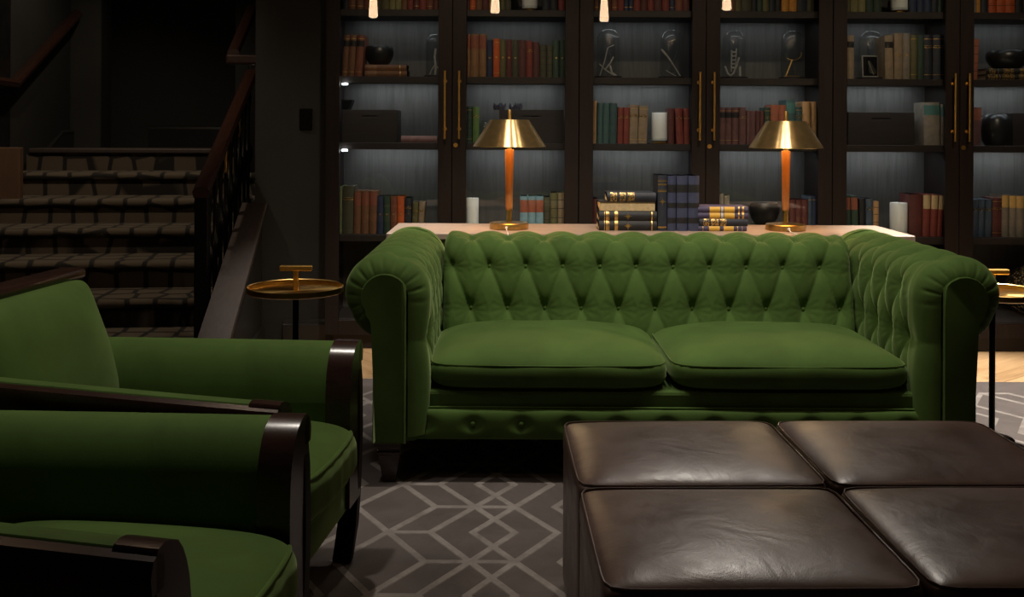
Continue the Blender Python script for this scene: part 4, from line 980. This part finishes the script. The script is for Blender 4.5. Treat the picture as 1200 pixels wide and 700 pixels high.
# ------------------------------------------------------------------ armchairs, facing +x
def armchair(cx, cy, yaw, label):
    t = thing('armchair', label, 'armchair', (cx, cy, .0128), yaw, 'green velvet armchairs')
    AH = .605; NW = .036
    def prof():
        p = [(.268 - NW, .18), (.268 - NW, .46)]
        for a in np.linspace(0, PI / 2, 8): p.append((.268 - NW + .085 * (1 - math.cos(a)), .46 + (AH - .46) * math.sin(a)))
        p += [(.372 - NW, AH - .002), (.378 - NW, AH - .010), (.374 - NW, .18)]
        return p
    P = prof()
    tap = lambda x, sy: (.085 if sy > 0 else .035) * (-x / .8)
    def sweep_arm(name, sy, xs, mat, parent, grow=0.0, zmin=None, sm=40):
        bm = bmesh.new(); rings = []
        for x in xs:
            bow = .003 * math.sin(PI * min(1, max(0, -x / .8)))
            rings.append([bm.verts.new((x, sy * (v_ - tap(x, sy) + bow + (grow if v_ > .33 - NW else -grow)), max(z_, zmin) if zmin and z_ < zmin else z_ + (grow if z_ > .5 else 0) + ((.010 if sy > 0 else .034) * max(0, -x / .8) if z_ > .47 else 0))) for v_, z_ in P])
        n = len(P)
        for a, b_ in zip(rings, rings[1:]):
            for k in range(n): bm.faces.new((a[k], a[(k + 1) % n], b_[(k + 1) % n], b_[k]))
        bm.faces.new(rings[0][::-1]); bm.faces.new(rings[-1])
        return fin(name, bm, mat, parent, smooth=sm)
    for sy in (-1, 1):
        arm = sweep_arm('arm', sy, np.linspace(-.80, -.062, 14), M['velvet'], t)
        sweep_arm('arm_front', sy, [-.066, -.058, -.008, -.002, 0.0][::1], M['mahogany'], t, .004)['label'] = 'glossy dark wooden scroll on the arm front'
        # rounded rail along the outer upper edge
        pts = []
        for x in np.linspace(-.86, .0, 16):
            bow = .003 * math.sin(PI * min(1, max(0, -x / .8)))
            pts.append((x, sy * (.377 - NW - tap(x, sy) + bow), AH - .030 + (.010 if sy > 0 else .034) * max(0, -x / .8)))
        bm = bmesh.new(); poly = [(-.018, -.028), (-.022, 0), (-.014, .020), (0, .026), (.014, .020), (.022, 0), (.018, -.028)]
        rings = [[bm.verts.new((p[0], p[1] + u, p[2] + w)) for u, w in poly] for p in pts]
        for a, b_ in zip(rings, rings[1:]):
            for k in range(7): bm.faces.new((a[k], a[(k + 1) % 7], b_[(k + 1) % 7], b_[k]))
        bm.faces.new(rings[0][::-1]); bm.faces.new(rings[-1])
        fin('arm_rail', bm, M['mahogany'], t, smooth=45)
        # front post that runs down into the leg
        bm = bmesh.new(); prev = None
        for z_, xf, hw, y0 in ((.58, -.004, .020, .332), (.50, .002, .020, .334), (.36, .004, .020, .334), (.20, .000, .020, .333), (.10, -.006, .019, .332), (0, -.020, .015, .328)):
            ring = [bm.verts.new((xf - .052 if a < 0 else xf, sy * (y0 + b_ * hw), z_)) for a, b_ in ((-1, -1), (1, -1), (1, 1), (-1, 1))]
            if prev:
                for i in range(4): bm.faces.new((prev[i], prev[(i + 1) % 4], ring[(i + 1) % 4], ring[i]))
            else: bm.faces.new(ring)
            prev = ring
        bm.faces.new(prev[::-1]); bmesh.ops.bevel(bm, geom=list(bm.edges), offset=.003, segments=2, affect='EDGES')
        fin('leg', bm, M['postwood'], t, smooth=40)
        fin('leg', prism(bmesh.new(), [(-.86, 0), (-.82, 0), (-.76, .22), (-.82, .22)], 'y', sy * .30 - .02, sy * .30 + .02), M['mahogany'], t)
    fin('seat_frame', bx(-.80, -.012, -.285, .285, .165, .275, .012, 2), M['velvet'], t, smooth=40)
    V, F = pillow(.62, .470, .150, .030, 0, 26, 9, 4, 3, .003)
    V = np.array(V); fx = np.clip((V[:, 0] - .1) / .21, 0, 1)
    wr = fx * .004 * np.sin(V[:, 1] * 95 + 3 * np.sin(V[:, 1] * 21)) * np.clip(1 - np.abs(V[:, 2] - .06) / .08, 0, 1)
    V[:, 0] += .020 * fx * np.clip(1 - (V[:, 1] / .27) ** 2, 0, 1) + wr
    cu = fin_np('seat_cushion', V, F, M['velvet'], t, (-.288, 0, .272))
    for zp, dx in ((.124, -.022), (.020, -.034)):
        pts = [(.318 + dx + .020 * (1 - (y / .27) ** 2) - .05 * abs(y / .235) ** 9, y, zp) for y in np.linspace(-.188, .188, 25)]
        fin('piping', tube(bmesh.new(), pts, .0055, 8), M['velvet'], cu, smooth=60)
    # back: leaning frame, top rail and loose cushion
    a = math.radians(20)
    bk = bmesh.new(); prism(bk, [(-.70, .20), (-.79, .765), (-.85, .765), (-.80, .20)], 'y', -.30, .30)
    bmesh.ops.bevel(bk, geom=list(bk.edges), offset=.01, segments=2, affect='EDGES')
    fin('back_frame', bk, M['velvet'], t, smooth=40)
    fin('back_rail', bx(-.858, -.780, -.315, .315, .765, .795, .012, 3), M['mahogany'], t, smooth=40)
    V, F = pillow(.545, .37, .115, .034, 0, 24, 12, 3.4, 9, .003)
    V = np.array(V); R = Matrix.Rotation(-(PI / 2 + a), 3, 'Y')
    W = [tuple(R @ Vector((v_[1], v_[0], -v_[2]))) for v_ in V]
    W = np.array(W)
    fin_np('back_cushion', W, F, M['velvet'], t, (-.775, 0, .575))
armchair(-.448, 2.482, math.radians(-6), 'green velvet armchair with dark wood rails, the farther one, nearest the stairs')
armchair(-.448, 1.748, math.radians(-6), 'green velvet armchair with dark wood rails, nearest the camera at bottom left')

# ------------------------------------------------------------------ pendant lamps over the seating; the front row is mirrored in the cabinet glass
for x, y, zb, lab in ((-1.08, 3.2, 2.06, 'front left'), (-.135, 3.2, 2.10, 'front middle'), (.71, 3.2, 2.04, 'front right of centre'), (1.66, 3.2, 2.13, 'front rightmost'),
                     (-1.7, 2.0, 2.46, 'added rear left'), (-.6, 2.0, 2.50, 'added rear middle'), (1.2, 2.0, 2.46, 'added rear right of centre'), (2.4, 2.0, 2.50, 'added rear rightmost')):  # rear row is added out of view to streak the brass shades
    t = thing('pendant_lamp', f'{lab} hanging filament pendant with long glowing bulb over the seating', 'lamp', (x, y, zb), group='pendant lamps over the seating')
    fin('bulb', lathe(bmesh.new(), [(0, 0), (.026, .003), (.036, .018), (.033, .07), (.026, .16), (.022, .24), (0, .25)], 24), M['pendant'], t, smooth=60)
    fin('socket', lathe(bmesh.new(), [(0, .245), (.024, .245), (.024, .31), (.008, .325), (0, .325)], 20), M['brass'], t, smooth=40)
    fin('cord', tube(bmesh.new(), [(0, 0, .32), (0, 0, 3.0 - zb)], .004, 6), M['iron'], t)
